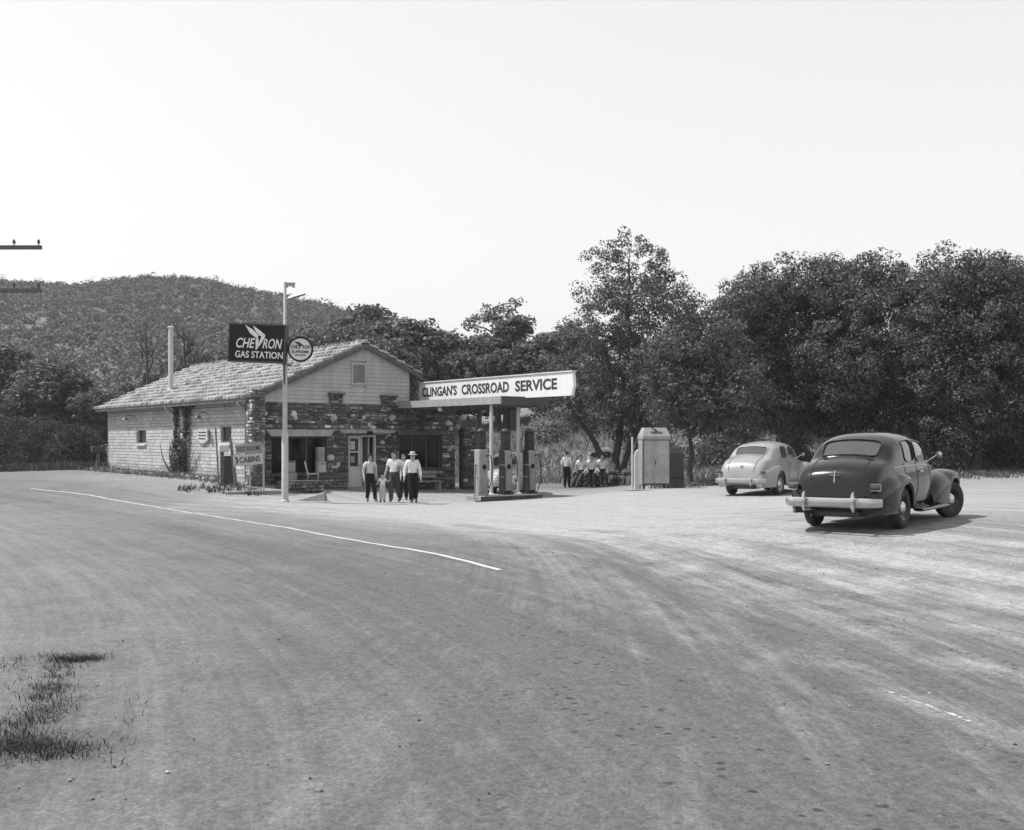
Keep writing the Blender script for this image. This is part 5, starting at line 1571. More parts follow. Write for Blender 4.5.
# ------------------------------------------------------------------ people
def person(label, loc, facing, height=1.75, pose=None, build=1.0, shirt='shirt_white', legs='trousers_dark', sleeves='long', hat=None, hair='short', female=False, child=False):
    """facing: degrees clockwise from +Y that the chest points to; body local front is -y"""
    J = dict(pelvis=(0, 0, .95), spine=(0, .01, 1.10), chest=(0, .01, 1.30), neck=(0, .015, 1.47), jaw=(0, -.01, 1.555), head=(0, -.005, 1.64), crown=(0, .005, 1.70),
             shl=(.165, .01, 1.41), ell=(.225, .03, 1.13), wrl=(.24, -.05, .89), hdl=(.24, -.075, .81),
             shr=(-.165, .01, 1.41), elr=(-.225, .03, 1.13), wrr=(-.24, -.05, .89), hdr=(-.24, -.075, .81),
             hil=(.085, 0, .90), knl=(.10, -.03, .49), anl=(.105, .02, .085), tol=(.12, -.15, .035),
             hir=(-.085, 0, .90), knr=(-.10, -.03, .49), anr=(-.105, .02, .085), tor=(-.12, -.15, .035))
    J.update(pose or {})
    s = height / 1.76
    rad = dict(pelvis=(.155, .105), spine=(.135 if not female else .115, .10), chest=(.165, .11), neck=(.056, .058), jaw=(.062, .072), head=(.076, .09), crown=(.055, .065),
               sh=(.072, .072), el=(.046, .046), wr=(.03, .035), hd=(.04, .02), hi=(.09, .095), kn=(.068, .07), an=(.046, .05), to=(.042, .03))
    if child: rad.update(head=(.11, .12), jaw=(.09, .095), crown=(.085, .09))
    order = list(J.keys()); idx = {k: i for i, k in enumerate(order)}
    E = [('pelvis', 'spine'), ('spine', 'chest'), ('chest', 'neck'), ('neck', 'jaw'), ('jaw', 'head'), ('head', 'crown')]
    for a in 'lr':
        E += [('chest', 'sh' + a), ('sh' + a, 'el' + a), ('el' + a, 'wr' + a), ('wr' + a, 'hd' + a), ('pelvis', 'hi' + a), ('hi' + a, 'kn' + a), ('kn' + a, 'an' + a), ('an' + a, 'to' + a)]
    V = [Vector(J[k]) for k in order]; RR = [rad.get(k, rad.get(k[:-1])) for k in order]
    ed = [(idx[a], idx[b]) for a, b in E]
    # fingers and thumb
    for a, sg in (('l', 1), ('r', -1)):
        wr, hd = Vector(J['wr' + a]), Vector(J['hd' + a]); d = (hd - wr).normalized()
        sdv = Vector((0, 1, 0)) - d * d.y
        if sdv.length < .1: sdv = Vector((1, 0, 0))
        sdv.normalize()
        cur = d.cross(sdv) * sg
        for k, (o_, ln) in enumerate(((-.03, .075), (-.01, .085), (.01, .08), (.03, .06))):
            p1 = hd + d * .02 + sdv * o_; p2 = p1 + d * ln * .55 + cur * .008; p3 = p2 + d * ln * .4 + cur * .025
            n0 = len(V); V += [p1, p2, p3]; RR += [(.010, .010), (.009, .009), (.007, .007)]
            ed += [(idx['hd' + a], n0), (n0, n0 + 1), (n0 + 1, n0 + 2)]
        p1 = wr + d * .03 - sdv * .04; p2 = p1 + d * .045 - sdv * .015
        n0 = len(V); V += [p1, p2]; RR += [(.012, .012), (.009, .009)]; ed += [(idx['wr' + a], n0), (n0, n0 + 1)]
    # nose, ears
    hd = Vector(J['head']); nk = (hd - Vector(J['neck'])).normalized()
    n0 = len(V); V.append(Vector(J['jaw']) * .45 + hd * .55 + Vector((0, -.088, 0))); RR.append((.012, .014)); ed.append((idx['jaw'], n0))
    for sx in (-1, 1):
        n0 = len(V); V.append(Vector(J['jaw']) * .45 + hd * .55 + Vector((sx * .082, .005, 0))); RR.append((.012, .018)); ed.append((idx['jaw'], n0))
    me = bpy.data.meshes.new('body'); me.from_pydata([v * s for v in V], ed, [])
    ob = bpy.data.objects.new('body', me); COL.objects.link(ob)
    ob.modifiers.new('skin', 'SKIN')
    sl = me.skin_vertices[0].data if me.skin_vertices else None
    if sl is None:
        bm = bmesh.new(); bm.from_mesh(me); bm.verts.layers.skin.verify(); bm.to_mesh(me); bm.free(); sl = me.skin_vertices[0].data
    for i, (rx, ry) in enumerate(RR):
        sl[i].radius = (rx * s * build, ry * s * build); sl[i].use_root = (i == 0); sl[i].use_loose = False
    sb = ob.modifiers.new('sub', 'SUBSURF'); sb.levels = 2; sb.render_levels = 2
    dg = bpy.context.evaluated_depsgraph_get(); dg.update()
    me2 = bpy.data.meshes.new_from_object(ob.evaluated_get(dg)); me2.name = 'body'
    bpy.data.objects.remove(ob); bpy.data.meshes.remove(me)
    root = empty('person', loc, R(180 - facing)); tag(root, label, 'person')
    me2.materials.clear(); me2.materials.append(MATS['skin'])
    me2.polygons.foreach_set('use_smooth', [True] * len(me2.polygons))
    bo = bpy.data.objects.new('body', me2); COL.objects.link(bo); bo.parent = root
    # clothes: the skin faces nearest to the covered bones, lifted off the body
    segs = []
    for a, b in E:
        base = a if len(a) < 4 else a
        segs.append((Vector(J[a]) * s, Vector(J[b]) * s, a, b))
    def region(p):
        best, nm = 1e9, None
        for (p0, p1, a, b) in segs:
            dv = p1 - p0; t = max(0, min(1, (p - p0).dot(dv) / max(dv.length_squared, 1e-9)))
            dd = (p - (p0 + dv * t)).length
            if dd < best: best, nm, tt = dd, (a, b), t
        return nm, tt
    vn = [v.normal.copy() for v in me2.vertices]; vc = [v.co.copy() for v in me2.vertices]
    parts = {'shirt': [], 'trousers': [], 'shoes': []}
    for pl in me2.polygons:
        (a, b), t = region(pl.center)
        k = None
        if b in ('spine', 'chest') or (a == 'chest' and b.startswith('sh')) or (a == 'chest' and b == 'neck' and t < .55): k = 'shirt'
        if a == 'pelvis' and b == 'spine' and t < .55: k = 'trousers'
        if a.startswith('sh'): k = 'shirt' if (sleeves == 'long' or t < .55) else None
        if a.startswith('el') and sleeves == 'long' and t < .93: k = 'shirt'
        if a == 'pelvis' and b.startswith('hi') or a.startswith('hi') or (a.startswith('kn') and t < .93): k = 'trousers'
        if a.startswith('an') or (a.startswith('kn') and t >= .93): k = 'shoes'
        if k: parts[k].append(tuple(pl.vertices))
    mats_ = {'shirt': shirt, 'trousers': legs, 'shoes': 'shoe'}; lift = {'shirt': .014, 'trousers': .022, 'shoes': .008}
    for k, fs in parts.items():
        if not fs: continue
        used = sorted({i for f in fs for i in f}); re_ = {u: n for n, u in enumerate(used)}
        rr_ = random.Random(len(fs))
        m_ = MB(); m_.add([vc[u] + vn[u] * lift[k] * s for u in used], [tuple(re_[i] for i in f) for f in fs])
        m_.build(k, mats_[k], root, smooth=True, fix=False)
    hc = (Vector(J['head']) * .6 + Vector(J['jaw']) * .4) * s
    hr = (.11 if child else .088) * s
    for sx in (-1, 1):
        m_ = MB(); m_.lathe([(0, -.009), (.009, 0), (0, .009)], 8, Matrix.Translation(hc + Vector((sx * .032 * s, -.083 * s, .02 * s)))); m_.build('eye', 'hair', root)
    m_ = MB(); m_.box(hc.x - .022 * s, hc.x + .022 * s, hc.y - .087 * s, hc.y - .07 * s, hc.z - .052 * s, hc.z - .045 * s); m_.build('mouth', 'hair', root)
    if hair:
        V, F_, n, m = [], [], 16, 8
        rows = 6 if hair == 'short' else 8
        for i in range(rows + 1):
            th = i / rows * R(88 if hair == 'short' else 118)
            for k in range(n):
                ph = 2 * math.pi * k / n
                fr = -math.sin(ph)                       # 1 at the face
                th2 = th * (1 - .42 * max(0, fr)) if hair == 'short' else th * (1 - .5 * max(0, fr))
                rr_ = hr * (1.27 if hair == 'short' else 1.45) * (1 + .04 * math.sin(5 * ph + i))
                V.append((hc.x + rr_ * math.sin(th2) * math.cos(ph) * .92, hc.y + rr_ * math.sin(th2) * math.sin(ph) * 1.08 + .012 * s, hc.z + .022 * s + rr_ * math.cos(th2) * 1.02))
        for i in range(rows):
            for k in range(n): F_.append((i * n + k, i * n + (k + 1) % n, (i + 1) * n + (k + 1) % n, (i + 1) * n + k))
        m_ = MB(); m_.add(V, F_); m_.build('hair', 'hair', root, smooth=True)
    if hat:
        m_ = MB(); Mh = Matrix.Translation(hc + Vector((0, .005, .055 * s)))
        m_.lathe([(.0, .095), (.05, .10), (.085, .085), (.1, .0), (.165, -.008), (.168, -.002), (.1, .012)], 24, Mh); ht = m_.build('hat', 'hat_felt', root, smooth=True)
        m_ = MB(); m_.lathe([(.1025, .004), (.1, .034), (.097, .034), (.1, .004)], 24, Mh, close=True); m_.build('hat_band', 'hat_band', ht)
    if female or sleeves == 'short':
        pass
    m_ = MB(); wz = Vector(J['pelvis']) * .6 + Vector(J['spine']) * .4
    m_.lathe([(.142, -.02), (.147, 0), (.142, .02), (.135, 0)], 20, Matrix.Translation(wz * s) @ Matrix.Diagonal((s * build, s * build * .76, s, 1)), close=True); m_.build('belt', 'hair', root)
    return root
def stand(px_, d): return at(px_, d)
walkA = dict(knl=(.13, -.14, .50), anl=(.15, -.20, .10), tol=(.17, -.37, .07), knr=(-.06, .02, .49), anr=(-.05, .24, .14), tor=(-.06, .09, .03), ell=(.24, .06, 1.13), wrl=(.26, .03, .89), hdl=(.26, .01, .81), elr=(-.24, -.01, 1.13), wrr=(-.25, -.12, .90), hdr=(-.25, -.15, .82))
walkB = dict(knr=(-.07, -.14, .50), anr=(-.05, -.20, .10), tor=(-.05, -.37, .07), knl=(.12, .03, .50), anl=(.13, .25, .15), tol=(.14, .10, .03), elr=(-.25, .05, 1.13), wrr=(-.28, .0, .89), hdr=(-.285, -.02, .81), ell=(.25, .0, 1.13), wrl=(.27, -.11, .90), hdl=(.27, -.14, .82))
person('woman in light short-sleeved top and dark trousers walking by the door', stand(370, 37.4), 160, 1.66, walkA, .94, 'shirt_grey', 'trousers_dark', 'short', None, 'long', True)
child_pose = dict(elr=(-.25, .02, 1.2), wrr=(-.33, -.1, 1.12), hdr=(-.37, -.12, 1.1), ell=(.28, .02, 1.25), wrl=(.40, .0, 1.3), hdl=(.45, .0, 1.34))
person('small child in pale clothes holding the hand of the man beside it', stand(382.5, 37.4), 176, .98, child_pose, 1.12, 'shirt_white', 'cloth_pale', 'short', None, 'short', False, True)
manp = dict(walkB); manp.update(elr=(-.25, .0, 1.12), wrr=(-.32, -.05, .86), hdr=(-.345, -.06, .78))
person('man in white short-sleeved shirt and dark trousers leading the small child', stand(394, 37.6), 188, 1.76, manp, 1.02, 'shirt_white', 'trousers_mid', 'short', None, 'short')
person('man in pale felt hat and long-sleeved white shirt walking in front', stand(412.5, 37.0), 170, 1.74, walkB, 1.08, 'shirt_white', 'trousers_dark', 'long', True, 'short')
person('person mostly hidden behind the man in the felt hat', stand(403.5, 39.0), 176, 1.68, None, .98, 'shirt_grey', 'trousers_dark', 'long', None, 'short')
back = dict(elr=(-.24, .05, 1.13), ell=(.24, .05, 1.13))
person('man in pale shirt standing with his back turned near the seated men', stand(567, 52), 20, 1.74, back, 1.0, 'shirt_grey', 'trousers_dark', 'long', None, 'short')
def lean(dx, hands=0):
    p = dict(pelvis=(0, .12, .78), spine=(0, .13, .93), chest=(0, .10, 1.13), neck=(0, .07, 1.30), jaw=(0, .03, 1.385), head=(0, .03, 1.47), crown=(0, .04, 1.53),
             shl=(.165, .09, 1.24), shr=(-.165, .09, 1.24), hil=(.085, .10, .74), hir=(-.085, .10, .74), knl=(.12 + dx * .5, -.26, .48), knr=(-.10 + dx * .5, -.24, .47), anl=(.12 + dx, -.45, .085), anr=(-.11 + dx, -.43, .085), tol=(.14 + dx, -.61, .06), tor=(-.12 + dx, -.60, .06),
             ell=(.27, .10, .98), wrl=(.20, -.10, .80), hdl=(.17, -.17, .77), elr=(-.27, .10, .98), wrr=(-.20, -.10, .80), hdr=(-.17, -.17, .77))
    if hands: p.update(ell=(.33, .14, 1.0), wrl=(.24, .02, .82), hdl=(.20, -.03, .76))
    return p
person('seated man in white shirt with legs stretched sideways, next to the standing man', stand(581, 52), 190, 1.74, lean(-.3), 1.0, 'shirt_white', 'trousers_mid', 'short', None, 'short')
person('man in white shirt sitting between the two other seated men', stand(591.5, 52), 182, 1.75, lean(.0), 1.02, 'shirt_white', 'trousers_dark', 'short', None, 'short')
person('man in white shirt with bent elbow sitting on the rocks closest to the tree', stand(602.5, 52), 178, 1.76, lean(.02, 1), 1.05, 'shirt_white', 'trousers_dark', 'short', None, 'short')
# rocks they sit on
rk = at(604, 52.7); r_ = random.Random(4)
rp = empty('rock_pile', rk); tag(rp, 'long heap of dark stacked rocks behind the seated men', 'rock pile')
for k in range(95):
    b = MB(); b.tint = r_.choice([.6, .8, 1, 1.3, 2.0])
    x = r_.uniform(-1.5, 1.6); lvl = r_.choice([0, 0, 1, 1, 2]); zz = .14 + lvl * .24; y = r_.uniform(-.25, .35)
    b.rock((0, 0, 0), r_.uniform(.14, .22), r_, .8); b.build('rock', 'rock_dark_tint', rp, loc=(x, y, zz + .05 * math.sin(x * 3)))
b = MB(); b.box(-1.5, 1.6, -.1, .3, -.3, .6); b.build('rock_core', 'stone_mortar', rp)
# sign nailed on a tree, far sign board
e = at(585, 56.5); b = MB(); b.box(-.28, .28, -.02, .02, 2.28, 2.62); b.box(-.03, .03, .025, .06, -.1, 2.6); o = b.build('notice_board', 'white_paint', None, loc=e); tag(o, 'small white blank board on a stake under the tall tree', 'sign')
# ------------------------------------------------------------------ trees
def tz(py, d, g): return (440 - py) * d / 1100 + 2 - g
def px_blobs(base_px, d, g, lst, sy=1.0, seed=0):
    """crown masses given as (column, row, radius) at distance d"""
    r_ = random.Random(seed); out = []
    for (cx, cy, r) in lst:
        out.append((((cx - base_px) * d / 1100, r_.uniform(-1.3, 1.3) * sy, tz(cy, d, g)), (r * 1.05, r * 1.05, r * .9), r * r / 4))
    return out
def big_tree(base_px, d, label, lst, stems, group='trees beyond the apron', sy=1.0, **kw):
    p = at(base_px, d)
    return make_tree('oak_tree', label, 'tree', group, p, stems, px_blobs(base_px, d, p[2], lst, sy, kw.get('seed', 0)), **kw)
big_tree(612, 54, 'tallest tree with an open spire, leaning trunks behind the seated men',
         [(628, 252, .95), (603, 258, .8), (655, 268, .9), (622, 282, 1.15), (664, 290, 1.2), (597, 300, 1.2), (640, 310, 1.7), (678, 315, 1.6), (598, 335, 1.7), (655, 345, 2.1), (697, 335, 1.5), (620, 355, 2.0), (584, 372, 1.8), (606, 398, 1.9), (562, 398, 1.3), (650, 395, 2.0), (690, 380, 2.1), (575, 418, 1.0), (628, 415, 1.5)],
         [([(0, 0, -.3), (-.3, 0, .9), (-1.1, .1, 2.4), (-2.2, .1, 3.9)], .24, .08), ([(.1, .1, -.3), (.2, .1, 1.2), (.5, 0, 4.2), (.8, 0, 7.5), (.8, 0, 10.8)], .28, .04), ([(.25, -.1, -.3), (.7, -.1, 1.3), (1.5, 0, 3.6), (2.5, .1, 6.2)], .2, .06)],
         per=66, leaves=80, crad=.44, lsize=.062, seed=3, sy=1.1)
big_tree(690, 43, 'slender tree with a bare lower trunk right behind the oil cabinet',
         [(690, 335, 1.5), (668, 365, 1.4), (715, 350, 1.5), (700, 395, 1.6), (733, 395, 1.5), (670, 405, 1.2), (722, 425, .9)],
         [([(0, 0, -.3), (.05, 0, 1.2), (-.05, .1, 2.4), (.1, 0, 4.4)], .14, .05), ([(-.02, .05, 1.9), (.5, .1, 2.8), (1.0, .2, 3.8)], .08, .03)],
         per=85, leaves=95, crad=.42, lsize=.06, m='leaf_dark_tint', seed=4)
oak = [([(0, 0, -.3), (.1, 0, 1.2), (-.3, .1, 3.0), (-.6, .2, 5.2)], .26, .07), ([(.08, 0, 1.1), (.8, 0, 2.5), (1.5, .2, 4.6)], .17, .05)]
kw = dict(per=78, leaves=120, crad=.50, lsize=.06, m='leaf_dark_tint')
big_tree(785, 48, 'broad dense oak whose crown rises over the pale grey sedan',
         [(778, 300, 1.7), (752, 312, 1.4), (815, 288, 1.8), (748, 340, 1.9), (800, 322, 2.3), (768, 382, 2.1), (825, 372, 2.2), (742, 412, 1.2), (800, 412, 1.6), (832, 420, 1.2), (758, 292, 1.4), (740, 305, 1.1)], oak, seed=5, **kw)
big_tree(880, 47, 'dense oak with a rounded crown behind the black sedan roof',
         [(868, 288, 1.8), (846, 312, 1.8), (905, 292, 1.7), (880, 325, 2.2), (925, 318, 2.0), (855, 375, 2.2), (910, 372, 2.2), (885, 418, 1.8), (930, 415, 1.6), (858, 422, 1.2), (905, 428, 1.1), (842, 288, 1.4)], oak, seed=6, **kw)
big_tree(975, 45, 'dense oak with a visible dark trunk beyond the black sedan hood',
         [(948, 292, 1.7), (986, 286, 1.7), (1018, 292, 1.9), (962, 318, 2.1), (1004, 328, 2.2), (942, 368, 2.0), (985, 378, 2.1), (1035, 350, 2.2), (1015, 400, 1.8), (955, 418, 1.5), (1030, 425, 1.3), (964, 286, 1.2), (1004, 286, 1.2)], oak, seed=7, **kw)
big_tree(1085, 46, 'oak at the edge of the grove, rightmost of all the trees',
         [(1060, 298, 2.0), (1100, 290, 2.2), (1050, 330, 2.1), (1100, 340, 2.4), (1060, 390, 2.2)], oak, seed=8, **kw)
# trees farther up the slope, copied from four grown ones
def far_proto(seed, kind):
    r_ = random.Random(seed); bl = []
    if kind == 'round':
        for k in range(9):
            a = r_.uniform(0, 6.28); q = r_.uniform(.3, 1.7)
            bl.append(((q * math.cos(a), q * math.sin(a), r_.uniform(2.2, 6.6)), (1.35, 1.35, 1.2), .62))
        bl.append(((0, 0, 7.0), (1.2, 1.2, 1.0), .5))
    elif kind == 'tall':
        for k in range(10):
            z = 2.0 + k * .62; q = 1.3 * (1 - k / 14)
            a = r_.uniform(0, 6.28); bl.append(((q * math.cos(a) * .8, q * math.sin(a) * .8, z), (1.25 - .06 * k, 1.25 - .06 * k, .95), .5))
    return make_tree('woodland_tree', 'x', 'tree', 'woodland trees behind the station', (0, 0, 0), [([(0, 0, -.5), (.1, 0, 2), (0, .1, 4), (.1, 0, 6.4)], .2, .04)], bl, per=90, leaves=36, crad=.46, lsize=.12, m='leaf_far_tint', seed=seed, twigs=4, trunk_sides=6)
protos = [far_proto(21, 'round'), far_proto(22, 'round'), far_proto(23, 'tall'), far_proto(24, 'round')]
used_p = [False] * 4
FAR = [ # column, top row, distance, width factor, prototype, label
    (352, 322, 72, 1.0, 0, 'round woodland tree just above the ridge end of the tiled roof'),
    (366, 304, 76, 1.15, 1, 'high dark woodland tree over the peak of the station gable'),
    (408, 317, 74, 1.3, 0, 'broad woodland tree standing over the slope of the station gable'),
    (440, 330, 76, 1.15, 3, 'woodland tree behind the first word of the long canopy sign'),
    (478, 334, 77, 1.1, 1, 'woodland tree behind the middle of the long canopy sign'),
    (512, 322, 74, 1.25, 2, 'upright woodland tree below the lone pale treetop'),
    (545, 332, 72, 1.1, 0, 'woodland tree behind the last word of the long canopy sign'),
    (568, 325, 78, 1.2, 3, 'woodland tree right beside the spire of the tallest tree'),
    (425, 352, 72, .9, 2, 'small woodland tree directly behind the board end nearest the gable'),
    (460, 350, 73, 1.0, 0, 'leafy small tree above the canopy roof behind the sign'),
    (500, 350, 72, 1.0, 3, 'leafy small tree behind the hanging case of the canopy'),
    (540, 362, 73, 1.0, 1, 'leafy small tree behind the free end of the canopy sign'),
    (392, 342, 68, .9, 3, 'small woodland tree by the gable eave'),
    (5, 350, 84, 1.5, 2, 'dark tree at the road bend, leftmost of the woodland row'),
    (40, 358, 82, 1.4, 1, 'tall dark tree where the road bends away, beyond the block wall'),
    (72, 382, 84, 1.4, 0, 'dark tree between the road bend and the far mail box'),
    (100, 390, 80, 1.3, 3, 'dark tree directly beyond the far end of the block wall'),
    (130, 384, 84, 1.3, 1, 'dark tree showing over the low far end of the roof'),
    (160, 372, 88, 1.2, 0, 'dark tree behind the bare snag, over the roof'),
    (200, 352, 90, 1.2, 3, 'dark tree behind the stove pipe'),
    (235, 345, 92, 1.2, 1, 'dark tree behind the black box sign'),
    (270, 340, 92, 1.2, 0, 'dark tree behind the sign pole'),
    (305, 334, 90, 1.2, 2, 'dark tree behind the round sign'),
    (332, 330, 86, 1.1, 3, 'dark tree over the tiled ridge right of the round sign'),
    (590, 360, 76, 1.2, 1, 'shaded tree behind the lower branches of the tallest tree'),
    (640, 350, 72, 1.3, 0, 'shaded tree deep behind the oil cabinet'),
    (715, 345, 66, 1.3, 3, 'shaded tree filling the gap right of the tallest tree'),
    (760, 330, 64, 1.4, 1, 'shaded tree deep behind the pale grey sedan'),
    (830, 320, 64, 1.4, 0, 'shaded tree deep behind the dense oaks, over the black sedan'),
    (920, 320, 62, 1.4, 3, 'shaded tree deep behind the dense oaks, over the black hood'),
    (1000, 320, 62, 1.4, 1, 'shaded tree deep in the grove at the picture edge'),
]
r_ = random.Random(77)
for (cx, top, d, wf, k, lab) in FAR:
    p = at(cx, d)
    H = tz(top, d, p[2])
    src_h = 8.0
    t = protos[k] if not used_p[k] else copy_tree(protos[k])
    used_p[k] = True
    sc = H / src_h
    t.location = (p[0], p[1], p[2]); t.rotation_euler = (0, 0, r_.uniform(0, 6.28)); t.scale = (sc * wf, sc * wf, sc)
    t['label'] = lab
# the lone pale treetop over the woodland
p = at(497, 80)
make_tree('woodland_tree', 'tree with a pale ragged umbrella top rising over the woodland behind the sign', 'tree', 'woodland trees behind the station', p, [([(0, 0, -.5), (.2, 0, 4), (0, 0, tz(320, 80, p[2])), (-.3, 0, tz(308, 80, p[2]))], .25, .08)],
          px_blobs(497, 80, p[2], [(480, 322, .9), (495, 313, 1.0), (509, 312, .9), (516, 304, .5), (470, 325, .35), (488, 316, .9)], .4, 2), per=42, leaves=20, crad=.4, lsize=.12, m='leaf_far_tint', seed=31, tint=1.25)
# bare snags
def bare_tree(px_, top, d, label, seed, n=10):
    r_ = random.Random(seed); p = at(px_, d); H = tz(top, d, p[2])
    root = empty('bare_tree', p); tag(root, label, 'tree', 'bare trees behind the roof')
    b = MB(); tr_ = [Vector((0, 0, -.3)), Vector((.1, 0, H * .3)), Vector((-.15, 0, H * .6)), Vector((-.3, 0, H * .98))]
    c = polyline3(tr_, 10); b.tube(c, [.24 - .02 * i for i in range(11)], 7); b.build('trunk', 'bark', root, smooth=True)
    lim = MB()
    for k in range(n):
        f = .38 + .58 * k / n; q = c[min(10, int(f * 10))]
        a = r_.uniform(0, 6.28); L_ = (1 - f) * 3.2 + .8
        e = q + Vector((math.cos(a) * L_ * .55, math.sin(a) * L_ * .5, L_ * .85))
        m_ = q.lerp(e, .5) + Vector((math.cos(a) * .25, 0, -.1))
        lim.tube([q, m_, e], [.085, .06, .02], 5)
        for j in range(6):
            s0 = m_.lerp(e, r_.uniform(0, .95)); lim.tube([s0, s0 + Vector((r_.uniform(-.7, .7), r_.uniform(-.5, .5), r_.uniform(.3, 1.1)))], [.035, .014], 4)
    lim.build('limbs', 'bark', root, smooth=True)
    return root
bare_tree(150, 322, 78, 'leaning bare snag left of the stove pipe over the roof', 5, 9)
bare_tree(188, 324, 78, 'fan-shaped bare tree immediately right of the stove pipe', 8, 16)

# ------------------------------------------------------------------ hill scrub, dry grass, weeds, rubble
rg = np.random.default_rng(17)
n = 15000
hx = rg.uniform(-190, 45, n); hy = 128 + 185 * rg.random(n) ** .8
hz = hill_z(hx, hy)
size = rg.uniform(.6, 1.5, n) * (1 + .8 * (rg.random(n) < .12))
shade = rg.choice([.8, .92, 1.0, 1.08, 1.2], n)
k = 22
C = np.repeat(np.stack([hx, hy, hz], 1), k, 0)
d_ = rg.normal(0, 1, (n * k, 3)); d_ /= np.linalg.norm(d_, axis=1)[:, None]; d_[:, 2] = np.abs(d_[:, 2]) * 1.15
C = C + d_ * (np.repeat(size, k) * rg.uniform(.5, 1.05, n * k))[:, None]
V, F, T = leaf_quads(rg, C, .36, tvar=.2, out=d_)
T = T * np.repeat(np.repeat(shade, k), 4)
o = np_obj('chaparral', V, F, 'chaparral_tint', T); tag(o, 'grey scrub and small oaks covering the far hillside', 'scrub', kind='stuff')

def blades(name, label, cat, P, hmin, hmax, m, seed, w=.012, lean_=.35, per=7, spread=.12, tint=1.0):
    rg = np.random.default_rng(seed)
    B = np.repeat(P, per, 0) + np.concatenate([rg.normal(0, spread, (len(P) * per, 2)), np.zeros((len(P) * per, 1))], 1)
    B[:, 2] = gz(B[:, 0], B[:, 1])
    n = len(B); h_ = rg.uniform(hmin, hmax, n); a = rg.uniform(0, 6.28, n); ln = rg.normal(0, lean_, (n, 2))
    s = np.stack([np.cos(a), np.sin(a), np.zeros(n)], 1) * w
    m1 = B + np.concatenate([ln * h_[:, None] * .3, (h_ * .6)[:, None]], 1); top = B + np.concatenate([ln * h_[:, None], h_[:, None]], 1)
    V = np.stack([B - s, B + s, m1 + s * .7, top, m1 - s * .7], 1).reshape(-1, 3)
    V[::5, 2] -= .03; V[1::5, 2] -= .03
    i0 = np.arange(n) * 5
    F = np.concatenate([np.stack([i0, i0 + 1, i0 + 2, i0 + 4], 1)])
    F3 = np.stack([i0 + 4, i0 + 2, i0 + 3, i0 + 3], 1)
    T = np.repeat(rg.uniform(.6, 1.4, n) * tint, 5)
    # two quads per blade: the tip is a sliver closed to a point
    V2 = V.reshape(-1, 5, 3); tip = np.stack([V2[:, 4], V2[:, 2], V2[:, 3] + s * .15, V2[:, 3] - s * .15], 1).reshape(-1, 3)
    Vall = np.concatenate([V, tip]); Fall = np.concatenate([F, np.arange(n * 4).reshape(n, 4) + len(V)]); Tall = np.concatenate([T, np.repeat(T[::5], 4)])
    o = np_obj(name, Vall, Fall, m, Tall); tag(o, label, cat, kind='stuff'); return o
# dry grass on the bank behind the apron
n = 5200
x = rg.uniform(-4, 26, n); y = rg.uniform(46, 78, n)
keep = ~((x < 5.5) & (y < 55)) & ((y > 44 + .0 * x))
P = np.stack([x, y, 0 * x], 1)[keep]
blades('dry_grass', 'pale dry grass over the bank behind the men and cars', 'grass', P, .15, .55, 'dry_grass_tint', 3, w=.03, spread=.3, per=8, lean_=.55)
x = rg.uniform(5.8, 24, 1500); y = rg.uniform(40.5, 48, 1500); P = np.stack([x, y, 0 * x], 1)[(y > 41 + .0 * x)]
blades('dry_grass', 'thin grass at the foot of the oak grove behind the parked sedans', 'grass', P, .06, .24, 'dry_grass_tint', 4, w=.02, spread=.25, per=7, tint=.55, lean_=.6)
# weeds at the near roadside
cl = []
for (cx, cy, k, sp) in ((-4.07, 10.15, 50, .10), (-3.92, 10.17, 34, .08), (-4.35, 10.25, 16, .16), (-4.0, 9.75, 12, .07), (-3.86, 9.35, 14, .07), (-3.72, 8.95, 22, .10), (-3.6, 8.55, 26, .12), (-3.45, 8.15, 26, .12), (-3.36, 7.8, 26, .12), (-3.5, 7.6, 24, .16), (-3.12, 7.12, 60, .14), (-2.95, 7.05, 50, .12), (-3.28, 7.25, 50, .14), (-2.8, 7.0, 20, .12), (-3.3, 6.9, 30, .2), (-4.2, 9.0, 12, .25), (-4.4, 9.6, 10, .3), (-3.0, 8.0, 8, .3)):
    cl.append(np.stack([rg.normal(cx, sp, k), rg.normal(cy, sp * .8, k), np.zeros(k)], 1))
blades('weeds', 'straggling dark weeds in the roadside dirt at the near corner', 'weeds', np.concatenate(cl), .012, .07, 'weed_tint', 6, w=.0035, spread=.06, per=6, lean_=1.5)
# green verge along the block wall and at the bend
s = rg.uniform(-.5, 18.5, 520); off_ = rg.uniform(.25, 1.3, 520)
P = np.stack([-9.74 - .6 * s - .8 * off_, 41 + .8 * s - .6 * off_, 0 * s], 1)
blades('verge_grass', 'short dry weeds along the foot of the white block wall', 'grass', P, .05, .22, 'dry_grass_tint', 7, w=.015, spread=.18, per=6, tint=.7)
P = np.stack([rg.uniform(-27, -20, 420), rg.uniform(54, 62, 420), np.zeros(420)], 1)
blades('verge_grass', 'tall dry grass bank where the road passes the building end', 'grass', P, .15, .45, 'weed_tint', 8, w=.03, spread=.3, per=8, tint=1.3)
P = np.stack([rg.uniform(-11.6, -8.9, 60), rg.uniform(38.4, 39.8, 60), np.zeros(60)], 1)
blades('verge_grass', 'patch of low weeds around the hand painted cabin sign', 'grass', P, .05, .25, 'weed_tint', 9, w=.015, spread=.15, per=7)
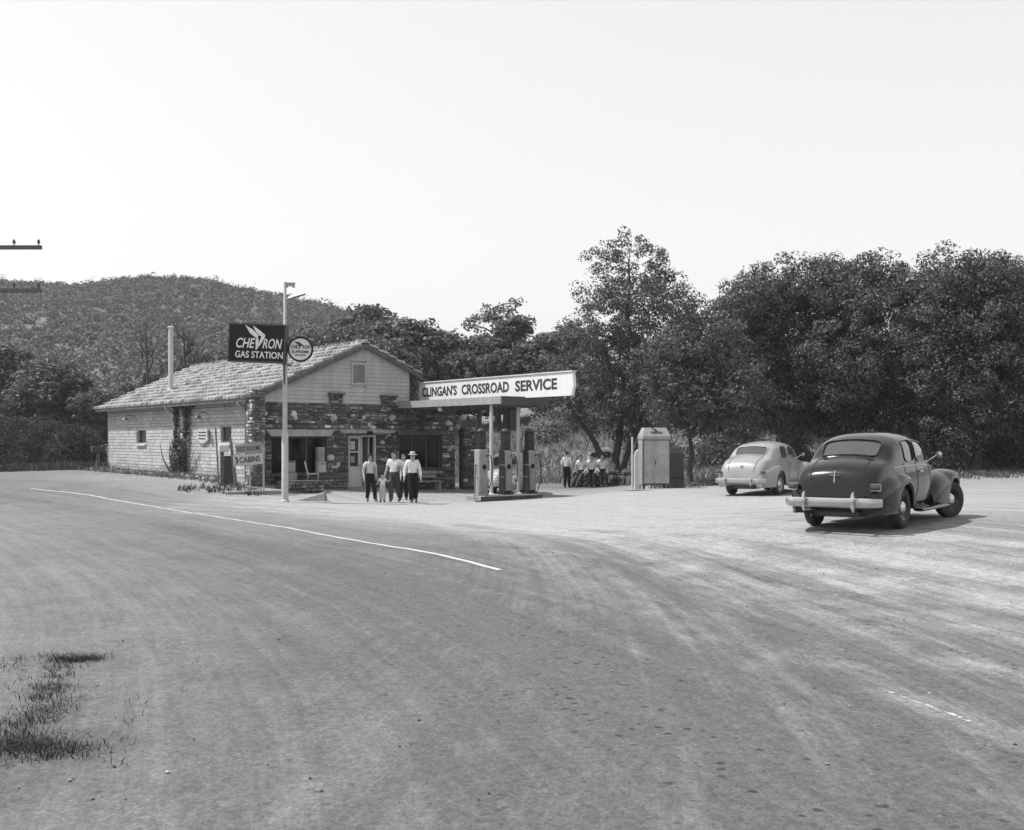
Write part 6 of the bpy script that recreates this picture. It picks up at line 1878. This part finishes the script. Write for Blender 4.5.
# rubble strip at the wall foot
r_ = random.Random(6); b = MB()
for k in range(260):
    s0 = r_.uniform(.3, 17); of = r_.uniform(.3, .95); x = -9.74 - .6 * s0 - .8 * of; y = 41 + .8 * s0 - .6 * of
    b.tint = r_.uniform(.6, 1.4); b.rock((x, y, gzf(x, y) + .02), r_.uniform(.05, .14), r_, .7)
o = b.build('rubble', 'rubble_tint'); tag(o, 'strip of broken stones along the foot of the block wall', 'rubble', kind='stuff')
# pebbles and chips on the road surface near the camera
b = MB()
for k in range(260):
    x = r_.uniform(-5, 6); y = 6 + 16 * r_.random() ** 1.5
    b.tint = r_.choice([.25, .3, .4, .5, .7, .9, 1.5]); b.rock((x, y, gzf(x, y) + (.045 if abs(x - float(np.interp(y, [6, 8.65, 12.2, 16, 20.8], [3.9, 2.95, 1.6, 0, -2.8]))) < 3 else .008)), r_.uniform(.004, .014), r_, .7)
o = b.build('gravel', 'rubble_tint'); tag(o, 'scattered small stones lying on the near road surface', 'gravel', kind='stuff')
# bushes on the bank
def bush(px_, d, w, h_, label, seed, m='leaf_far_tint', tint=1.2):
    rg = np.random.default_rng(seed); p = at(px_, d); root = empty('bush', p); tag(root, label, 'bush', 'bushes on the bank behind the apron')
    n = int(90 * w * h_) + 40
    dd = rg.normal(0, 1, (n, 3)); dd /= np.linalg.norm(dd, axis=1)[:, None]; dd[:, 2] = np.abs(dd[:, 2])
    cl = dd * rg.uniform(.45, 1, n)[:, None] * np.array([w / 2, w / 2, h_]); 
    C = np.repeat(cl, 16, 0) + rg.normal(0, .16, (n * 16, 3)); C[:, 2] = np.abs(C[:, 2])
    V, F, T = leaf_quads(rg, C, .075, tint=tint); np_obj('foliage', V, F, m, T, root)
    b = MB(); r_ = random.Random(seed)
    for k in range(7): b.tube([(0, 0, -.1), (r_.uniform(-.3, .3) * w, r_.uniform(-.3, .3) * w, h_ * .6)], [.03, .01], 5)
    b.build('stem', 'bark', root)
for i, (a_, d, w, h_, lab, tn) in enumerate(((548, 66, 2.6, 1.5, 'grassy grey bush on the bank directly right of the pumps', 2.4), (722, 52, 2.2, 1.9, 'light leafy bush left of the pale grey sedan roof', 2.6), (745, 56, 2.6, 2.2, 'light bush above the pale grey sedan roof', 2.5), (700, 58, 2.2, 1.5, 'bush showing between the storage bin and the pale sedan', 2.6),
        (790, 50, 2.0, 1.6, 'bush between the two sedans', 2.2), (865, 46, 2.4, 1.7, 'pale bush seen right above the black sedan roof', 2.4), (945, 46, 2.0, 1.4, 'bush beyond the black sedan mirror', 1.8), (1005, 47, 2.4, 1.6, 'bush beside the dark oak trunk at the picture edge', 1.0), (18, 74, 5.0, 3.2, 'dark thicket at the road bend below the leftmost trees', .35), (48, 72, 4.5, 3.0, 'dark thicket beyond the dry bank at the road bend', .35), (76, 70, 4.0, 2.6, 'dark thicket beside the far dark mail box', .35), (-8, 76, 5.0, 3.5, 'dark thicket at the very picture edge by the road', .35), (580, 68, 2.6, 1.5, 'bush on the bank over the standing man', 2.2), (645, 62, 2.6, 1.8, 'bush behind the top of the oil cabinet', 2.0))):
    bush(a_, d, w, h_, lab, 60 + i, tint=tn)  # raised tints paint sunlight into bushes standing under the oaks
# climbing vine on the block wall
vr = empty('climbing_vine', bw(.05, 7.6, .45), RB); tag(vr, 'dark climbing vine growing up the white block wall to the eave', 'vine')
rg = np.random.default_rng(71); r_ = random.Random(71)
b = MB()
for (pts) in ([(0, .5, -.1), (-.05, .5, .9), (.12, .5, 2.0), (.1, .45, 3.05)], [(0, -.4, -.1), (-.1, -.45, .8), (.1, -.7, 1.7), (.1, -.85, 2.95)], [(0, 0, -.1), (-.2, .3, .7), (-.1, .5, 1.4)], [(0, -.2, -.1), (-.2, -.7, .7), (-.1, -1.5, 1.5)], [(0, 0, -.1), (-.15, -.3, .8), (-.1, -1.0, 1.7)], [(0, .3, -.1), (-.2, 1.1, .7), (-.12, 1.7, 1.35)]):
    b.tube(polyline3(pts, 10), [.05 - .0035 * i for i in range(11)], 6)
b.build('stem', 'bark', vr, smooth=True)
C = []
for k in range(2100):
    u = rg.random()
    if u < .55:   # bushy foot
        z = rg.uniform(0, 1.6); wd = 1.1 * (1 - z / 2.4); C.append((rg.normal(-.05, .1), -.2 + rg.normal(0, .36) * wd, z))
    elif u < .70: z = rg.uniform(1.0, 3.0); C.append((rg.normal(.12, .04), rg.normal(.5, .07 + .02 * (z > 2.4)), z))
    elif u < .86: z = rg.uniform(1.3, 3.0); C.append((rg.normal(.08, .05), rg.normal(-.5 - .12 * z, .05 + .07 * (z - 1.3)), z))
    elif u < .95: C.append((rg.normal(.05, .06), rg.uniform(-1.7, -.2), rg.normal(3.0, .08)))
    else: t = rg.random(); C.append((rg.normal(-.15, .06), -.3 - 1.3 * t + rg.normal(0, .08), .5 + 1.1 * t))
V, F, T = leaf_quads(rg, np.array(C), .075); np_obj('foliage', V, F, 'leaf_dark_tint', T, vr)

# ------------------------------------------------------------------ utility pole, only its cross-arms reach into the frame
p = at(-8, 56)
up_ = empty('utility_pole', p); tag(up_, 'wooden utility pole whose cross-arms reach in at the picture edge', 'pole')
b = MB(); b.tube([(0, 0, -.5), (0, 0, 13.2 - p[2])], [.19, .13], 12); b.build('pole', 'bark', up_, smooth=True)
for (row) in (248, 291):
    zz = tz(row, 56, p[2])
    b = MB(); b.box(-2.62, 2.6, -.24, -.1, zz - .1, zz + .1); ar = b.build('cross_arm', 'dark_wood', up_)
    for xx in (-2.45, -1.2, 1.2, 2.45):
        b = MB(); b.lathe([(.015, 0), (.02, .06), (.045, .07), (.05, .11), (.03, .15), (.035, .17), (0, .19)], 10, Matrix.Translation((xx, -.17, zz + .095)) @ Matrix.Scale(1.7, 4)); b.build('insulator', 'dark_metal', ar, smooth=True)

# ------------------------------------------------------------------ summer haze over the valley
b = MB(); b.box(-740, 740, -100, 940, -6, 95)
hz_ = b.build('haze', None); tag(hz_, kind='stuff')
hm = bpy.data.materials.new('haze_air'); hm.use_nodes = True
hm.node_tree.nodes.remove(hm.node_tree.nodes['Principled BSDF'])
pv = hm.node_tree.nodes.new('ShaderNodeVolumePrincipled')
pv.inputs['Color'].default_value = (.95, .95, .95, 1); pv.inputs['Density'].default_value = .00032; pv.inputs['Anisotropy'].default_value = .2
hm.node_tree.links.new(pv.outputs[0], hm.node_tree.nodes['Material Output'].inputs['Volume'])
hz_.data.materials.append(hm)
